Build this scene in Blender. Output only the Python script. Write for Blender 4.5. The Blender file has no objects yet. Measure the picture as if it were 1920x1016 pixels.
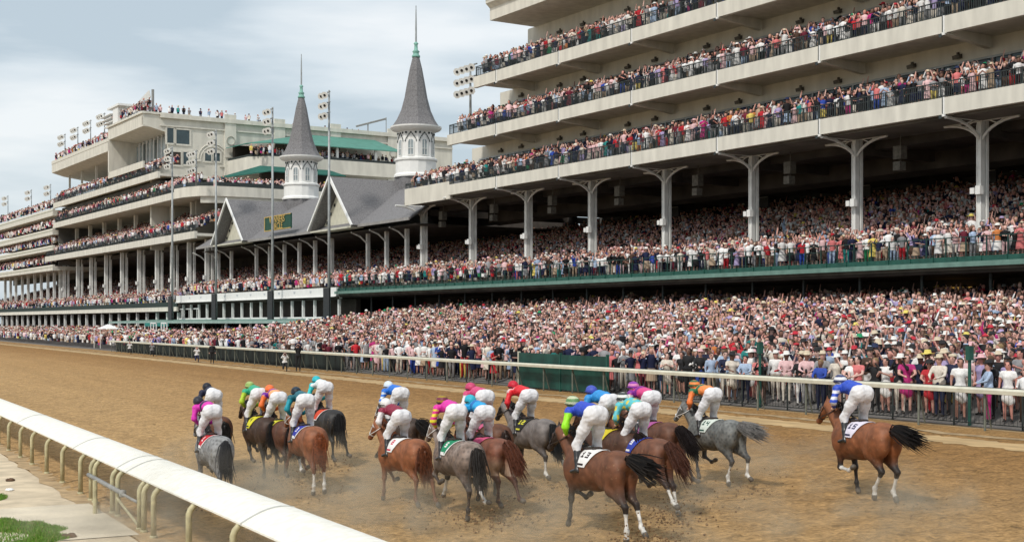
import bpy, math, random
import numpy as np
from mathutils import Vector, Matrix
random.seed(7); rng = np.random.default_rng(11)
S = bpy.context.scene
COL = S.collection
R = math.radians

# ------------------------------------------------------------------ camera
CAMZ, FPX, HZ = 3.6, 2500.0, 606.0
cam_d = bpy.data.cameras.new("camera"); cam = bpy.data.objects.new("camera", cam_d); COL.objects.link(cam)
cam.location = (0, 0, CAMZ); cam.rotation_euler = (R(90), 0, 0)
cam_d.sensor_width = 36; cam_d.lens = 36 * FPX / 1920; cam_d.shift_y = (HZ - 508) / 1920
cam_d.clip_start = 0.1; cam_d.clip_end = 6000
S.camera = cam
# ------------------------------------------------------------------ light
SUN_EL, SUN_AZ = 50.0, 212.0          # azimuth of the sun, clockwise from +Y
wd = bpy.data.worlds.new("World"); S.world = wd; wd.use_nodes = True
nt = wd.node_tree; nt.nodes.clear(); N = nt.nodes.new; L = nt.links.new
wo = N('ShaderNodeOutputWorld'); bg = N('ShaderNodeBackground'); L(bg.outputs[0], wo.inputs[0])
sky = N('ShaderNodeTexSky'); sky.sky_type = 'NISHITA'; sky.sun_disc = False
sky.sun_elevation = R(SUN_EL); sky.sun_rotation = R(SUN_AZ); sky.air_density = 1.2; sky.dust_density = 2.0
tc = N('ShaderNodeTexCoord'); mp = N('ShaderNodeMapping'); mp.inputs['Scale'].default_value = (1.3, 1.3, 7.0)
mp.inputs['Rotation'].default_value = (0, R(-6), 0); mp.inputs['Location'].default_value = (0.35, 0, 0.30)
L(tc.outputs['Generated'], mp.inputs[0])
n1 = N('ShaderNodeTexNoise'); n1.inputs['Scale'].default_value = 2.3; n1.inputs['Detail'].default_value = 7; n1.inputs['Roughness'].default_value = .5
L(mp.outputs[0], n1.inputs['Vector'])
r1 = N('ShaderNodeValToRGB'); e = r1.color_ramp.elements
e[0].position = .40; e[0].color = (3.45, 4.05, 4.5, 1); e[1].position = .61; e[1].color = (5.9, 6.1, 6.2, 1)
m_ = r1.color_ramp.elements.new(.5); m_.color = (4.75, 5.2, 5.5, 1)
L(n1.outputs['Fac'], r1.inputs[0])
mx = N('ShaderNodeMixRGB'); mx.inputs[0].default_value = .88
L(sky.outputs[0], mx.inputs[1]); L(r1.outputs[0], mx.inputs[2]); L(mx.outputs[0], bg.inputs[0])
bg.inputs[1].default_value = 0.118
sd = bpy.data.lights.new("sun", 'SUN'); sd.energy = 1.9; sd.angle = R(6); sd.color = (1, .95, .87)
so = bpy.data.objects.new("sun", sd); COL.objects.link(so)
so.rotation_euler = (R(90 - SUN_EL), 0, R(180 - SUN_AZ))
S.view_settings.view_transform = 'Standard'; S.view_settings.look = 'None'
S.view_settings.exposure = 0.42; S.view_settings.gamma = 1.0
S.render.engine = 'CYCLES'
S.cycles.max_bounces = 5; S.cycles.diffuse_bounces = 2; S.cycles.transparent_max_bounces = 4; S.cycles.caustics_reflective = False; S.cycles.caustics_refractive = False

# ------------------------------------------------------------------ frames: B building, T track;  local x = away from track, y = along it
class Frame:
    def __init__(s, vpx):
        s.phi = math.atan((960 - vpx) / FPX); s.c = math.cos(s.phi); s.s = math.sin(s.phi)
    def w(s, v, u, z=0): return Vector((s.c * v - s.s * u, s.s * v + s.c * u, z))
    def u(s, px, v):
        a = (px - 960) / FPX; return v * (s.c - a * s.s) / (s.s + a * s.c)
    def v(s, px, u):
        a = (px - 960) / FPX; return u * (s.s + a * s.c) / (s.c - a * s.s)
    def z(s, py, v, u): return CAMZ + (HZ - py) / FPX * s.w(v, u).y
B = Frame(-630); T = Frame(-380)
TR_IN, TR_OUT = 6.0, 28.5
def zt(v): return -.5 + .052 * (v - TR_IN)
def track_point(px, py, h):
    a = (px - 960) / FPX; b = (py - HZ) / FPX
    Y = (CAMZ - h + .5 + .052 * TR_IN) / (b + .052 * (T.c * a + T.s)); X = a * Y
    return X, Y, zt(T.c * X + T.s * Y)

# ------------------------------------------------------------------ materials
MATS = {}
def mat(name, col, rough=.7, noise=.12, scale=6.0, metal=0.0, bump=0.0, emit=None, detail=4, spec=.35, col2=None, stretch=(1, 1, 1)):
    if name in MATS: return MATS[name]
    m = bpy.data.materials.new(name); m.use_nodes = True; t = m.node_tree; b = t.nodes['Principled BSDF']
    b.inputs['Roughness'].default_value = rough; b.inputs['Metallic'].default_value = metal
    b.inputs['Specular IOR Level'].default_value = spec
    c = t.nodes.new('ShaderNodeTexCoord'); mpp = t.nodes.new('ShaderNodeMapping'); mpp.inputs['Scale'].default_value = stretch
    n = t.nodes.new('ShaderNodeTexNoise')
    n.inputs['Scale'].default_value = scale; n.inputs['Detail'].default_value = detail
    t.links.new(c.outputs['Object'], mpp.inputs[0]); t.links.new(mpp.outputs[0], n.inputs['Vector'])
    r = t.nodes.new('ShaderNodeValToRGB'); e = r.color_ramp.elements
    c2 = col2 or tuple(x * (1 - noise * 2) for x in col); c1 = tuple(min(1, x * (1 + noise)) for x in col)
    e[0].position = .3; e[0].color = (*c2, 1); e[1].position = .7; e[1].color = (*c1, 1)
    t.links.new(n.outputs['Fac'], r.inputs[0]); t.links.new(r.outputs[0], b.inputs['Base Color'])
    if bump:
        bp = t.nodes.new('ShaderNodeBump'); bp.inputs['Strength'].default_value = bump; bp.inputs['Distance'].default_value = .02
        t.links.new(n.outputs['Fac'], bp.inputs['Height']); t.links.new(bp.outputs[0], b.inputs['Normal'])
    if emit:
        b.inputs['Emission Color'].default_value = (*emit[0], 1); b.inputs['Emission Strength'].default_value = emit[1]
    m.diffuse_color = (*col, 1); MATS[name] = m; return m
def attr_mat(name, rough=.75, noise=.18, scale=9.0, bump=0, sheen=0, spec=.3):
    m = bpy.data.materials.new(name); m.use_nodes = True; t = m.node_tree; b = t.nodes['Principled BSDF']
    b.inputs['Roughness'].default_value = rough; b.inputs['Specular IOR Level'].default_value = spec
    a = t.nodes.new('ShaderNodeAttribute'); a.attribute_name = 'Col'
    if noise:
        c = t.nodes.new('ShaderNodeTexCoord'); n = t.nodes.new('ShaderNodeTexNoise'); n.inputs['Scale'].default_value = scale; n.inputs['Detail'].default_value = 5
        t.links.new(c.outputs['Object'], n.inputs['Vector'])
        mr = t.nodes.new('ShaderNodeMapRange'); mr.inputs[1].default_value = .3; mr.inputs[2].default_value = .7
        mr.inputs[3].default_value = 1 - noise; mr.inputs[4].default_value = 1 + noise
        t.links.new(n.outputs['Fac'], mr.inputs[0])
        mm = t.nodes.new('ShaderNodeVectorMath'); mm.operation = 'SCALE'
        t.links.new(a.outputs['Color'], mm.inputs[0]); t.links.new(mr.outputs[0], mm.inputs['Scale']); t.links.new(mm.outputs[0], b.inputs['Base Color'])
        if bump:
            bp = t.nodes.new('ShaderNodeBump'); bp.inputs['Strength'].default_value = bump; bp.inputs['Distance'].default_value = .02
            t.links.new(n.outputs['Fac'], bp.inputs['Height']); t.links.new(bp.outputs[0], b.inputs['Normal'])
    else: t.links.new(a.outputs['Color'], b.inputs['Base Color'])
    MATS[name] = m; return m

M_beige = mat('beige_concrete', (.67, .645, .57), .8, .08, 1.6, detail=9, bump=.05, stretch=(1, 1, .22))
M_beige2 = mat('beige_stucco', (.66, .635, .56), .85, .08, 1.0, detail=9, stretch=(1, 1, .3))
M_soffit = mat('soffit', (.42, .40, .33), .9, .06, .8)
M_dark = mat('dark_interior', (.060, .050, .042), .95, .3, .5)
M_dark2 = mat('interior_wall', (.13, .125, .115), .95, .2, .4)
M_white = mat('white_paint', (.80, .80, .78), .5, .03, 2.5)
M_column = mat('column_paint', (.78, .78, .75), .5, .08, 1.5)
M_black = mat('black_metal', (.02, .022, .024), .5, .2, 5)
M_rail = mat('railing_metal', (.035, .045, .045), .5, .2, 5)
M_green = mat('green_paint', (.016, .085, .065), .55, .15, 3)
M_green_d = mat('dark_green_panel', (.008, .062, .048), .6, .25, 1.6, detail=8)
M_green_l = mat('pale_green_edge', (.15, .26, .22), .6, .1, 2)
M_awning = mat('green_canvas', (.085, .24, .19), .8, .1, 1.0)
M_slate = mat('slate_shingles', (.195, .19, .195), .85, .18, 7.0, detail=8, bump=.3)
M_glass = mat('window_glass', (.045, .075, .085), .12, .25, .6, spec=.6)
M_pane = mat('pale_pane', (.30, .35, .37), .2, .2, 1.5, spec=.6)
M_copper = mat('green_copper', (.22, .45, .38), .6, .1, 4)
M_steel = mat('galvanised_pole', (.34, .36, .36), .5, .1, 3, metal=.3)
M_lamp = mat('floodlight_face', (.85, .86, .84), .3, .05, 3)
M_gold = mat('gold_letters', (.62, .42, .12), .6, .2, 8)
M_grey = mat('grey_metal', (.28, .28, .27), .5, .15, 3)
M_railwhite = mat('rail_cover_white', (.80, .79, .73), .62, .03, 6.0, detail=12, col2=(.72, .69, .61))
M_post = mat('khaki_post', (.50, .45, .27), .5, .14, 7)
M_fence_rail = mat('fence_rail_cream', (.62, .60, .49), .5, .08, 3)
M_fence_post = mat('fence_post_grey', (.16, .17, .14), .6, .2, 4)
M_mesh = mat('fence_mesh', (.03, .05, .045), .8, .3, 12)
M_warm = mat('lit_lamp', (.9, .7, .45), .5, .05, 3, emit=((1, .66, .36), 3.0))
M_yellow = mat('lit_doorway', (.5, .33, .1), .8, .2, 2, emit=((.9, .5, .12), .25))

# ------------------------------------------------------------------ mesh builder
class MB:
    def __init__(s): s.v = []; s.f = []; s.m = []
    def add(s, vs, fs, mi=0):
        o = len(s.v); s.v += [tuple(p) for p in vs]; s.f += [tuple(i + o for i in q) for q in fs]; s.m += [mi] * len(fs); return s
    def box(s, x0, x1, y0, y1, z0, z1, mi=0):
        vs = [(x, y, z) for z in (z0, z1) for y in (y0, y1) for x in (x0, x1)]
        return s.add(vs, [(0, 2, 3, 1), (4, 5, 7, 6), (0, 1, 5, 4), (2, 6, 7, 3), (0, 4, 6, 2), (1, 3, 7, 5)], mi)
    def tube(s, pts, rs, n=6, mi=0, flat=1.0):
        pts = [Vector(p) for p in pts]
        if not hasattr(rs, '__len__'): rs = [rs] * len(pts)
        o = []; k = len(pts); x = None
        for i, p in enumerate(pts):
            d = (pts[min(i + 1, k - 1)] - pts[max(i - 1, 0)]).normalized()
            if x is None: x = d.cross(Vector((0, 0, 1)) if abs(d.z) < .9 else Vector((1, 0, 0)))
            else: x = x - d * x.dot(d)
            x = x.normalized(); y = d.cross(x)
            for j in range(n):
                t = 2 * math.pi * (j + .5) / n; o.append(p + (x * math.cos(t) + y * math.sin(t) * flat) * rs[i])
        f = []
        for i in range(k - 1):
            for j in range(n):
                j2 = (j + 1) % n; f.append((i * n + j, (i + 1) * n + j, (i + 1) * n + j2, i * n + j2))
        f.append(tuple(range(n))); f.append(tuple(range((k - 1) * n, k * n))[::-1])
        return s.add(o, f, mi)
    def lathe(s, prof, c=(0, 0), n=12, mi=0, ph=0, cap=True):
        o = []; f = []
        for r, z in prof:
            for j in range(n):
                t = 2 * math.pi * j / n + ph; o.append((c[0] + r * math.cos(t), c[1] + r * math.sin(t), z))
        for i in range(len(prof) - 1):
            for j in range(n):
                j2 = (j + 1) % n; f.append((i * n + j, i * n + j2, (i + 1) * n + j2, (i + 1) * n + j))
        if cap: f.append(tuple(range(n))[::-1]); f.append(tuple(range((len(prof) - 1) * n, len(prof) * n)))
        return s.add(o, f, mi)
    def prism(s, poly, axis, a0, a1, mi=0):
        """poly: 2d points; axis 'x','y','z' extruded a0..a1; poly is in the two other axes in order"""
        def P(p, a): return {'x': (a, p[0], p[1]), 'y': (p[0], a, p[1]), 'z': (p[0], p[1], a)}[axis]
        n = len(poly); vs = [P(p, a0) for p in poly] + [P(p, a1) for p in poly]
        fs = [tuple(range(n)), tuple(range(n, 2 * n))[::-1]] + [(i, i + n, (i + 1) % n + n, (i + 1) % n) for i in range(n)]
        return s.add(vs, fs, mi)
    def quad(s, a, b, c, d, mi=0): return s.add([a, b, c, d], [(0, 1, 2, 3)], mi)
    def build(s, name, mats, parent=None, org=(0, 0, 0), smooth=False):
        if tuple(org) == (0, 0, 0) and parent is not None and parent.name in ORG: org = ORG[parent.name]
        me = bpy.data.meshes.new(name)
        o = Vector(org); me.from_pydata([tuple(Vector(p) - o) for p in s.v], [], s.f)
        if not isinstance(mats, (list, tuple)): mats = [mats]
        for m in mats: me.materials.append(m)
        me.polygons.foreach_set('material_index', s.m)
        if smooth: me.polygons.foreach_set('use_smooth', [True] * len(s.f))
        me.update()
        bmx = None
        ob = bpy.data.objects.new(name, me); COL.objects.link(ob)
        if parent is not None: ob.parent = parent
        if tuple(org) != (0, 0, 0): ORG[ob.name] = tuple(org)
        return ob
ORG = {}
def tag(o, label=None, cat=None, group=None, kind=None):
    if label: o['label'] = label
    if cat: o['category'] = cat
    if group: o['group'] = group
    if kind: o['kind'] = kind
    return o
def empty(name, fr, org, label, cat, group=None):
    o = bpy.data.objects.new(name, None); COL.objects.link(o); o.empty_display_size = .3
    o.location = fr.w(*org) if fr else org; o.rotation_euler = (0, 0, fr.phi if fr else 0)
    return tag(o, label, cat, group)
def place(o, fr, org): o.location = fr.w(*org); o.rotation_euler = (0, 0, fr.phi); return o
def copy_tree(o, parent=None):
    c = o.copy(); COL.objects.link(c); c.parent = parent
    for ch in o.children: copy_tree(ch, c)
    return c

# ------------------------------------------------------------------ ground, track, terrace
MB().quad((-3000, -500, 0), (3000, -500, 0), (3000, 5000, 0), (-3000, 5000, 0)).build('ground', mat('ground_soil', (.30, .25, .17), .95, .2, .2)).location = (0, 0, -.75)
tag(bpy.data.objects['ground'], kind='structure')

def dirt_mat():
    m = bpy.data.materials.new('track_dirt'); m.use_nodes = True; t = m.node_tree; b = t.nodes['Principled BSDF']; b.inputs['Roughness'].default_value = .95
    b.inputs['Specular IOR Level'].default_value = .15
    N = t.nodes.new; L = t.links.new
    c = N('ShaderNodeTexCoord')
    def noise(sc, det, st=(1, 1, 1), rough=.5):
        mp = N('ShaderNodeMapping'); mp.inputs['Scale'].default_value = st; L(c.outputs['Object'], mp.inputs[0])
        n = N('ShaderNodeTexNoise'); n.inputs['Scale'].default_value = sc; n.inputs['Detail'].default_value = det; n.inputs['Roughness'].default_value = rough
        L(mp.outputs[0], n.inputs['Vector']); return n
    fine = noise(9, 10, rough=.72); big = noise(.25, 4, (1, .35, 1)); lane = noise(1.1, 3, (1, .03, 1)); clod = noise(2.3, 6, rough=.6)
    sep = N('ShaderNodeSeparateXYZ'); L(c.outputs['Object'], sep.inputs[0])
    ad = N('ShaderNodeMath'); ad.operation = 'MULTIPLY_ADD'; L(big.outputs['Fac'], ad.inputs[0]); ad.inputs[1].default_value = 5.0; L(sep.outputs[0], ad.inputs[2])
    ramp = N('ShaderNodeValToRGB'); L(N('ShaderNodeMapRange').outputs[0], ramp.inputs[0]); mr = t.nodes[-1] if False else [x for x in t.nodes if x.type == 'MAP_RANGE'][0]
    L(ad.outputs[0], mr.inputs[0]); mr.inputs[1].default_value = 4; mr.inputs[2].default_value = 33
    e = ramp.color_ramp.elements
    e[0].position = 0; e[0].color = (.45, .29, .135, 1); e[1].position = 1; e[1].color = (.38, .235, .10, 1)
    for p, cc in ((.35, (.45, .285, .13)), (.62, (.40, .24, .102)), (.80, (.30, .165, .062)), (.90, (.315, .18, .07))):
        x = e.new(p); x.color = (*cc, 1)
    def mul(a, fac_node, lo, hi, f0=.3, f1=.7):
        q = N('ShaderNodeMapRange'); q.inputs[1].default_value = f0; q.inputs[2].default_value = f1; q.inputs[3].default_value = lo; q.inputs[4].default_value = hi
        L(fac_node.outputs['Fac'], q.inputs[0]); v = N('ShaderNodeVectorMath'); v.operation = 'SCALE'; L(a, v.inputs[0]); L(q.outputs[0], v.inputs['Scale']); return v.outputs[0]
    x = mul(ramp.outputs[0], fine, .45, 1.5); x = mul(x, clod, .74, 1.18); x = mul(x, lane, .93, 1.06)
    L(x, b.inputs['Base Color'])
    vo = N('ShaderNodeTexVoronoi'); vo.inputs['Scale'].default_value = 2.6; vo.inputs['Randomness'].default_value = 1.0
    wm = N('ShaderNodeMixRGB'); wm.inputs[0].default_value = .12; L(c.outputs['Object'], wm.inputs[1]); L(clod.outputs['Color'], wm.inputs[2]); L(wm.outputs[0], vo.inputs['Vector'])
    vr = N('ShaderNodeMapRange'); vr.inputs[1].default_value = .12; vr.inputs[2].default_value = .34; vr.inputs[3].default_value = 0; vr.inputs[4].default_value = 1.1; L(vo.outputs['Distance'], vr.inputs[0])
    s0 = N('ShaderNodeMath'); s0.operation = 'MULTIPLY_ADD'; L(clod.outputs['Fac'], s0.inputs[0]); s0.inputs[1].default_value = 2.2; L(fine.outputs['Fac'], s0.inputs[2])
    s = N('ShaderNodeMath'); s.operation = 'ADD'; L(s0.outputs[0], s.inputs[0]); L(vr.outputs[0], s.inputs[1])
    bp = N('ShaderNodeBump'); bp.inputs['Strength'].default_value = .9; bp.inputs['Distance'].default_value = .07; L(s.outputs[0], bp.inputs['Height']); L(bp.outputs[0], b.inputs['Normal'])
    return m
M_dirt = dirt_mat()
def sheet(name, fr, x0, x1, y0, y1, zf, m, dz=0, org=(0, 0, 0), nx=2, ny=2, jag=0, thick=.25):
    b = MB(); xs = np.linspace(x0, x1, nx); ys = np.linspace(y0, y1, ny); vs = []
    for i in range(ny):
        for j in range(nx):
            q = xs[j] + (random.uniform(-jag, jag) if jag and j in (0, nx - 1) else 0); vs.append((q, ys[i], zf(q) + dz))
    fs = [(i * nx + j, i * nx + j + 1, (i + 1) * nx + j + 1, (i + 1) * nx + j) for i in range(ny - 1) for j in range(nx - 1)]
    b.add(vs, fs); o = b.build(name, m); place(o, fr, org); return tag(o, kind='structure')
# real hoof-churned relief: gently displaced track sheet
def track_sheet():
    nx, ny = 150, 900
    xs = np.linspace(5.4, 29.0, nx); ys = 3 + (np.linspace(0, 1, ny) ** 1.6) * 330
    Xg, Yg = np.meshgrid(xs, ys)
    fade = np.clip(1.3 - Yg / 60, 0, 1)
    fx = (Xg < 25.5) * (Xg > 5.8)
    Z = zt(Xg) + (rng.normal(0, .014, Xg.shape) + .010 * np.sin(Xg * 3.1 + np.sin(Yg * .4))) * fade * fx
    Z = np.where(Xg > 28.6, zt(28.5), Z)
    me = bpy.data.meshes.new('track')
    vs = np.stack([Xg, Yg, Z], -1).reshape(-1, 3); idx = np.arange(nx * ny).reshape(ny, nx)
    f = np.stack([idx[:-1, :-1], idx[:-1, 1:], idx[1:, 1:], idx[1:, :-1]], -1).reshape(-1, 4)
    np_mesh(me, vs, f); me.materials.append(M_dirt)
    me.polygons.foreach_set('use_smooth', np.ones(len(f), bool))
    o = bpy.data.objects.new('track', me); COL.objects.link(o); place(o, T, (0, 0, 0)); tag(o, kind='structure')
def np_mesh(me, v, f, col=None, mi=None):
    """v (n,3); f (m,4) quads, a triangle repeats its third index"""
    v = np.ascontiguousarray(v, np.float32)
    tri = f[:, 2] == f[:, 3]; ln = np.where(tri, 3, 4).astype(np.int32)
    flat = f.reshape(-1)[np.stack([np.ones_like(tri), np.ones_like(tri), np.ones_like(tri), ~tri], 1).reshape(-1)].astype(np.int32)
    st = np.concatenate([[0], np.cumsum(ln)[:-1]]).astype(np.int32)
    me.vertices.add(len(v)); me.vertices.foreach_set('co', v.reshape(-1))
    me.loops.add(len(flat)); me.loops.foreach_set('vertex_index', flat)
    me.polygons.add(len(ln)); me.polygons.foreach_set('loop_start', st); me.polygons.foreach_set('loop_total', ln)
    if mi is not None: me.polygons.foreach_set('material_index', np.ascontiguousarray(mi, np.int32))
    me.update(calc_edges=True)
    if col is not None:
        a = me.attributes.new('Col', 'FLOAT_COLOR', 'POINT')
        a.data.foreach_set('color', np.concatenate([col, np.ones((len(col), 1))], 1).astype(np.float32).reshape(-1))
track_sheet()
M_sand = mat('sand_strip', (.45, .31, .155), .95, .16, 3.0, detail=9, bump=.4, stretch=(1, .25, 1))
sheet('track_edge', T, 25.9, 26.9, 3, 330, zt, M_sand, .006, ny=1500, jag=.12)
sheet('sand_verge', T, 27.4, 29.5, 3, 330, lambda x: zt(min(x, 28.5)), mat('outer_verge', (.36, .255, .14), .95, .2, 2.5, detail=9, bump=.4), .009, ny=600, jag=.15)
# infield side
M_pad = mat('pale_concrete', (.66, .575, .44), .9, .12, .8, detail=9, bump=.15)
M_infsand = mat('infield_sand', (.62, .51, .36), .95, .14, 1.6, detail=9, bump=.3)
sheet('infield_path', T, -30, 5.66, 3, 200, lambda x: -.5, M_infsand, -.006)
sheet('inner_verge', T, 5.6, 6.6, 3, 300, lambda x: -.5, mat('inner_verge_sand', (.44, .31, .17), .95, .18, 2.5, detail=9, bump=.4), .004, ny=280, jag=.12)
sheet('concrete_pad', T, .4, 5.85, 26.2, 31.3, lambda x: -.5, M_pad, .010)

# terrace the apron crowd stands on
def smooth(a, b, x): t = np.clip((x - a) / (b - a), 0, 1); return t * t * (3 - 2 * t)
def fence_v(u):                       # distance of the outer fence, in building coordinates, at building u
    # T-line v'=28.5 expressed in B
    d = B.phi - T.phi; return (TR_OUT + math.sin(d) * u) / math.cos(d)
def terrace_z(v, u):
    vf = fence_v(u) if not isinstance(u, np.ndarray) else (TR_OUT + math.sin(B.phi - T.phi) * u) / math.cos(B.phi - T.phi)
    t = np.clip((v - vf) / (60 - vf), 0, 1); k = 1 - smooth(104, 128, u)
    return .68 + t * (.9 + 2.2 * k)
def terrace():
    us = np.linspace(5, 330, 110); ts = np.linspace(0, 1, 30); vs = []
    for u in us:
        vf = fence_v(u)
        for t in ts:
            v = vf + .85 + (63.5 - vf) * t; vs.append((v, u, float(terrace_z(v, u)) if t > 0 else .68))
    nx = 30; fs = [(i * nx + j, i * nx + j + 1, (i + 1) * nx + j + 1, (i + 1) * nx + j) for i in range(len(us) - 1) for j in range(nx - 1)]
    o = MB().add(vs, fs).build('apron_terrace', mat('apron_asphalt', (.16, .15, .14), .9, .15, 1)); place(o, B, (0, 0, 0)); tag(o, kind='structure')
terrace()
# ------------------------------------------------------------------ outer fence
def outer_fence():
    t = empty('outer_rail', T, (TR_OUT, 20, 0), 'long cream outer rail on slim dark posts between the dirt track and the crowd', 'rail')
    u0, u1 = 3, T.u(205, TR_OUT); o = (TR_OUT, 20, 0); zg = zt(TR_OUT)
    r = MB(); r.prism([(28.42, zg + 1.02), (28.62, zg + 1.0), (28.64, zg + 1.10), (28.60, zg + 1.17), (28.46, zg + 1.17), (28.41, zg + 1.12)], 'y', u0, u1)
    r.build('top_rail', M_fence_rail, t, o)
    u = u0 + 1.0; k = 0
    while u < u1 and k < 96:
        p = MB(); p.tube([(28.55, u, zg - .1), (28.55, u, zg + 1.03)], .035, 6); p.tube([(28.56, u, zg + 1.0), (28.9, u + .1, zg + .05)], .025, 5)
        p.build('post', M_fence_post, t, o); u += 2.44; k += 1
    # second fence with mesh, behind which the crowd stands
    f = empty('crowd_fence', T, (29.3, 20, 0), 'dark wire crowd fence right behind the cream outer rail', 'fence'); o = (29.3, 20, 0)
    m = MB(); m.tube([(29.3, u0, zg + 1.12), (29.3, u1, zg + 1.12)], .028, 5); m.tube([(29.3, u0, zg + .12), (29.3, u1, zg + .12)], .02, 4)
    ue = T.u(1140, 29.6)
    uu = u0
    while uu < ue: m.box(29.295, 29.305, uu, uu + .009, zg + .1, zg + 1.1); uu += .15
    m.build('wire_mesh', M_rail, f, o)
    w = MB(); ua = T.u(650, 29.3)
    uu = ua + .5
    while uu < u1:
        w.box(29.27, 29.30, uu, uu + 2.36, zg + .06, zg + (.98 + random.uniform(-.03, .03))); uu += 2.44
    w.build('windscreen', mat('windscreen_mesh', (.016, .024, .022), .9, .6, 1.2, detail=9, stretch=(1, 1.5, .4)), f, o)
    k = 0; u = u0 + .4
    while u < u1 and k < 98:
        p = MB(); p.tube([(29.33, u, zg), (29.33, u, zg + 1.13)], .03, 5); p.build('post', M_rail, f, o); u += 2.44; k += 1
outer_fence()
# green board
def green_board():
    v = 28.9; ua, ub = T.u(1137, v), T.u(973, v); zg = zt(28.5)
    t = empty('green_board', T, (v, ua, zg), 'tall dark green solid board behind the outer rail, in front of the crowd', 'board'); o = (v, ua, zg)
    b = MB(); mid = (ua + ub) / 2
    b.box(v, v + .06, ua, mid - .01, zg + .08, zg + 1.58); b.box(v, v + .06, mid + .01, ub, zg + .08, zg + 1.60); b.build('panel', M_green_d, t, o)
    for u in (ua - .04, mid, ub + .04): MB().box(v - .03, v + .09, u - .035, u + .035, zg, zg + 1.66).build('post', M_fence_rail if u > ub else M_green, t, o)
green_board()
for px, nm in ((1425, 'green pole with box top in the crowd, left of the last horse'), (1818, 'green pole with box top in the front row near the right edge')):
    v = 29.45; u = T.u(px, v); t = empty('green_pole', T, (v, u, .7), nm, 'pole', 'green poles in the crowd'); o = (v, u, .7)
    MB().tube([(v, u, .68), (v, u, 2.85)], .05, 8).build('shaft', M_green, t, o); MB().box(v - .09, v + .09, u - .07, u + .07, 2.55, 2.95).build('junction_box', M_green, t, o)

# ------------------------------------------------------------------ inner rail
def inner_rail():
    v0 = 6.0; zg = -.5; o = (v0, 20, zg)
    t = empty('inner_rail', T, o, 'wide white curved safety rail on khaki gooseneck posts along the infield side of the track', 'rail')
    prof = []
    for i in range(9):
        a = i / 8; prof.append((6.06 + .86 * a, .50 + .30 * math.sin(a * math.pi * .52) - .10 * a * a))
    seams = [8.0, 14.6, 20.2, T.u(255, 6.5) - .2, 28.35, T.u(172, 6.5), 44, 56, 70, 86, 104, 124, 146, 170, 200, 240]
    seams = sorted(seams)
    for a, b in zip(seams[:-1], seams[1:]):
        m = MB(); vs = []; n = len(prof)
        for y in (a + .012, b - .012):
            vs += [(x, y, z) for x, z in prof] + [(x, y, z - .03) for x, z in prof[::-1]]
        k = 2 * n; m.add(vs, [(i, (i + 1) % k, (i + 1) % k + k, i + k) for i in range(k)] + [tuple(range(k))[::-1], tuple(range(k, 2 * k))])
        # raised joint strap
        vs = []
        for y in (a - .03, a + .03): vs += [(x, y, z + .012) for x, z in prof] + [(x, y, z - .035) for x, z in prof[::-1]]
        m.add(vs, [(i, (i + 1) % k, (i + 1) % k + k, i + k) for i in range(k)] + [tuple(range(k))[::-1], tuple(range(k, 2 * k))], 1)
        m.build('rail_cover', [M_railwhite, mat('joint_strap', (.50, .50, .46), .5, .1, 4)], t, o)
    def post(u, parent=t, name='post'):
        p = MB(); pts = [(v0, u, zg), (v0, u, .28), (v0 + .03, u, .36), (v0 + .10, u, .44), (v0 + .24, u, .47)]
        p.tube(pts, [.055] * 5, 8); p.tube([(v0, u, zg - .02), (v0, u, zg + .05)], .075, 8); p.build(name, M_post, parent, o, smooth=True)
    pxs = [437, 354, 288, 151, 117, 87.5, 60, 38.3, 16.4]
    us = [T.u(px, v0) for px in pxs]; u = us[-1]
    while u < 150: u += 2.45; us.append(u)
    us += [us[0] - 2.45, us[0] - 4.9]
    for u in us: post(u)
    g = empty('rail_gate', T, o, 'khaki tube gate with latch pole and diagonal brace, set in the white inner rail', 'gate')
    gp = [T.u(px, v0) for px in (171, 178, 211, 221, 262, 270)]
    for u in gp: post(u, g)
    b = MB(); b.tube([(v0 - .06, gp[0], -.02 + .12), (v0 - .06, (gp[2] + gp[4]) / 2, .08)], .05, 8); b.tube([(v0 - .06, gp[1], .08), (v0 - .06, gp[4], .06)], .032, 6)
    b.lathe([(.02, .0), (.075, .02), (.075, .14), (.02, .16)], (v0 - .06, (gp[2] + gp[4]) / 2), 8); b.build('latch_pole', M_grey, g, o, smooth=True)
    MB().tube([(v0 - .02, gp[3], -.1), (v0 - .02, gp[4], -.42)], .028, 6).build('diagonal_brace', M_post, g, o)
    MB().tube([(v0 - .02, gp[1], -.36), (v0 - .35, gp[2] + .1, -.34)], .028, 6).build('lower_bar', M_post, g, o)
    q = MB(); q.tube([(v0 - .35, gp[2] + .1, zg), (v0 - .35, gp[2] + .1, .22)], .045, 8); q.build('leg', M_post, g, o)
inner_rail()
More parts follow.
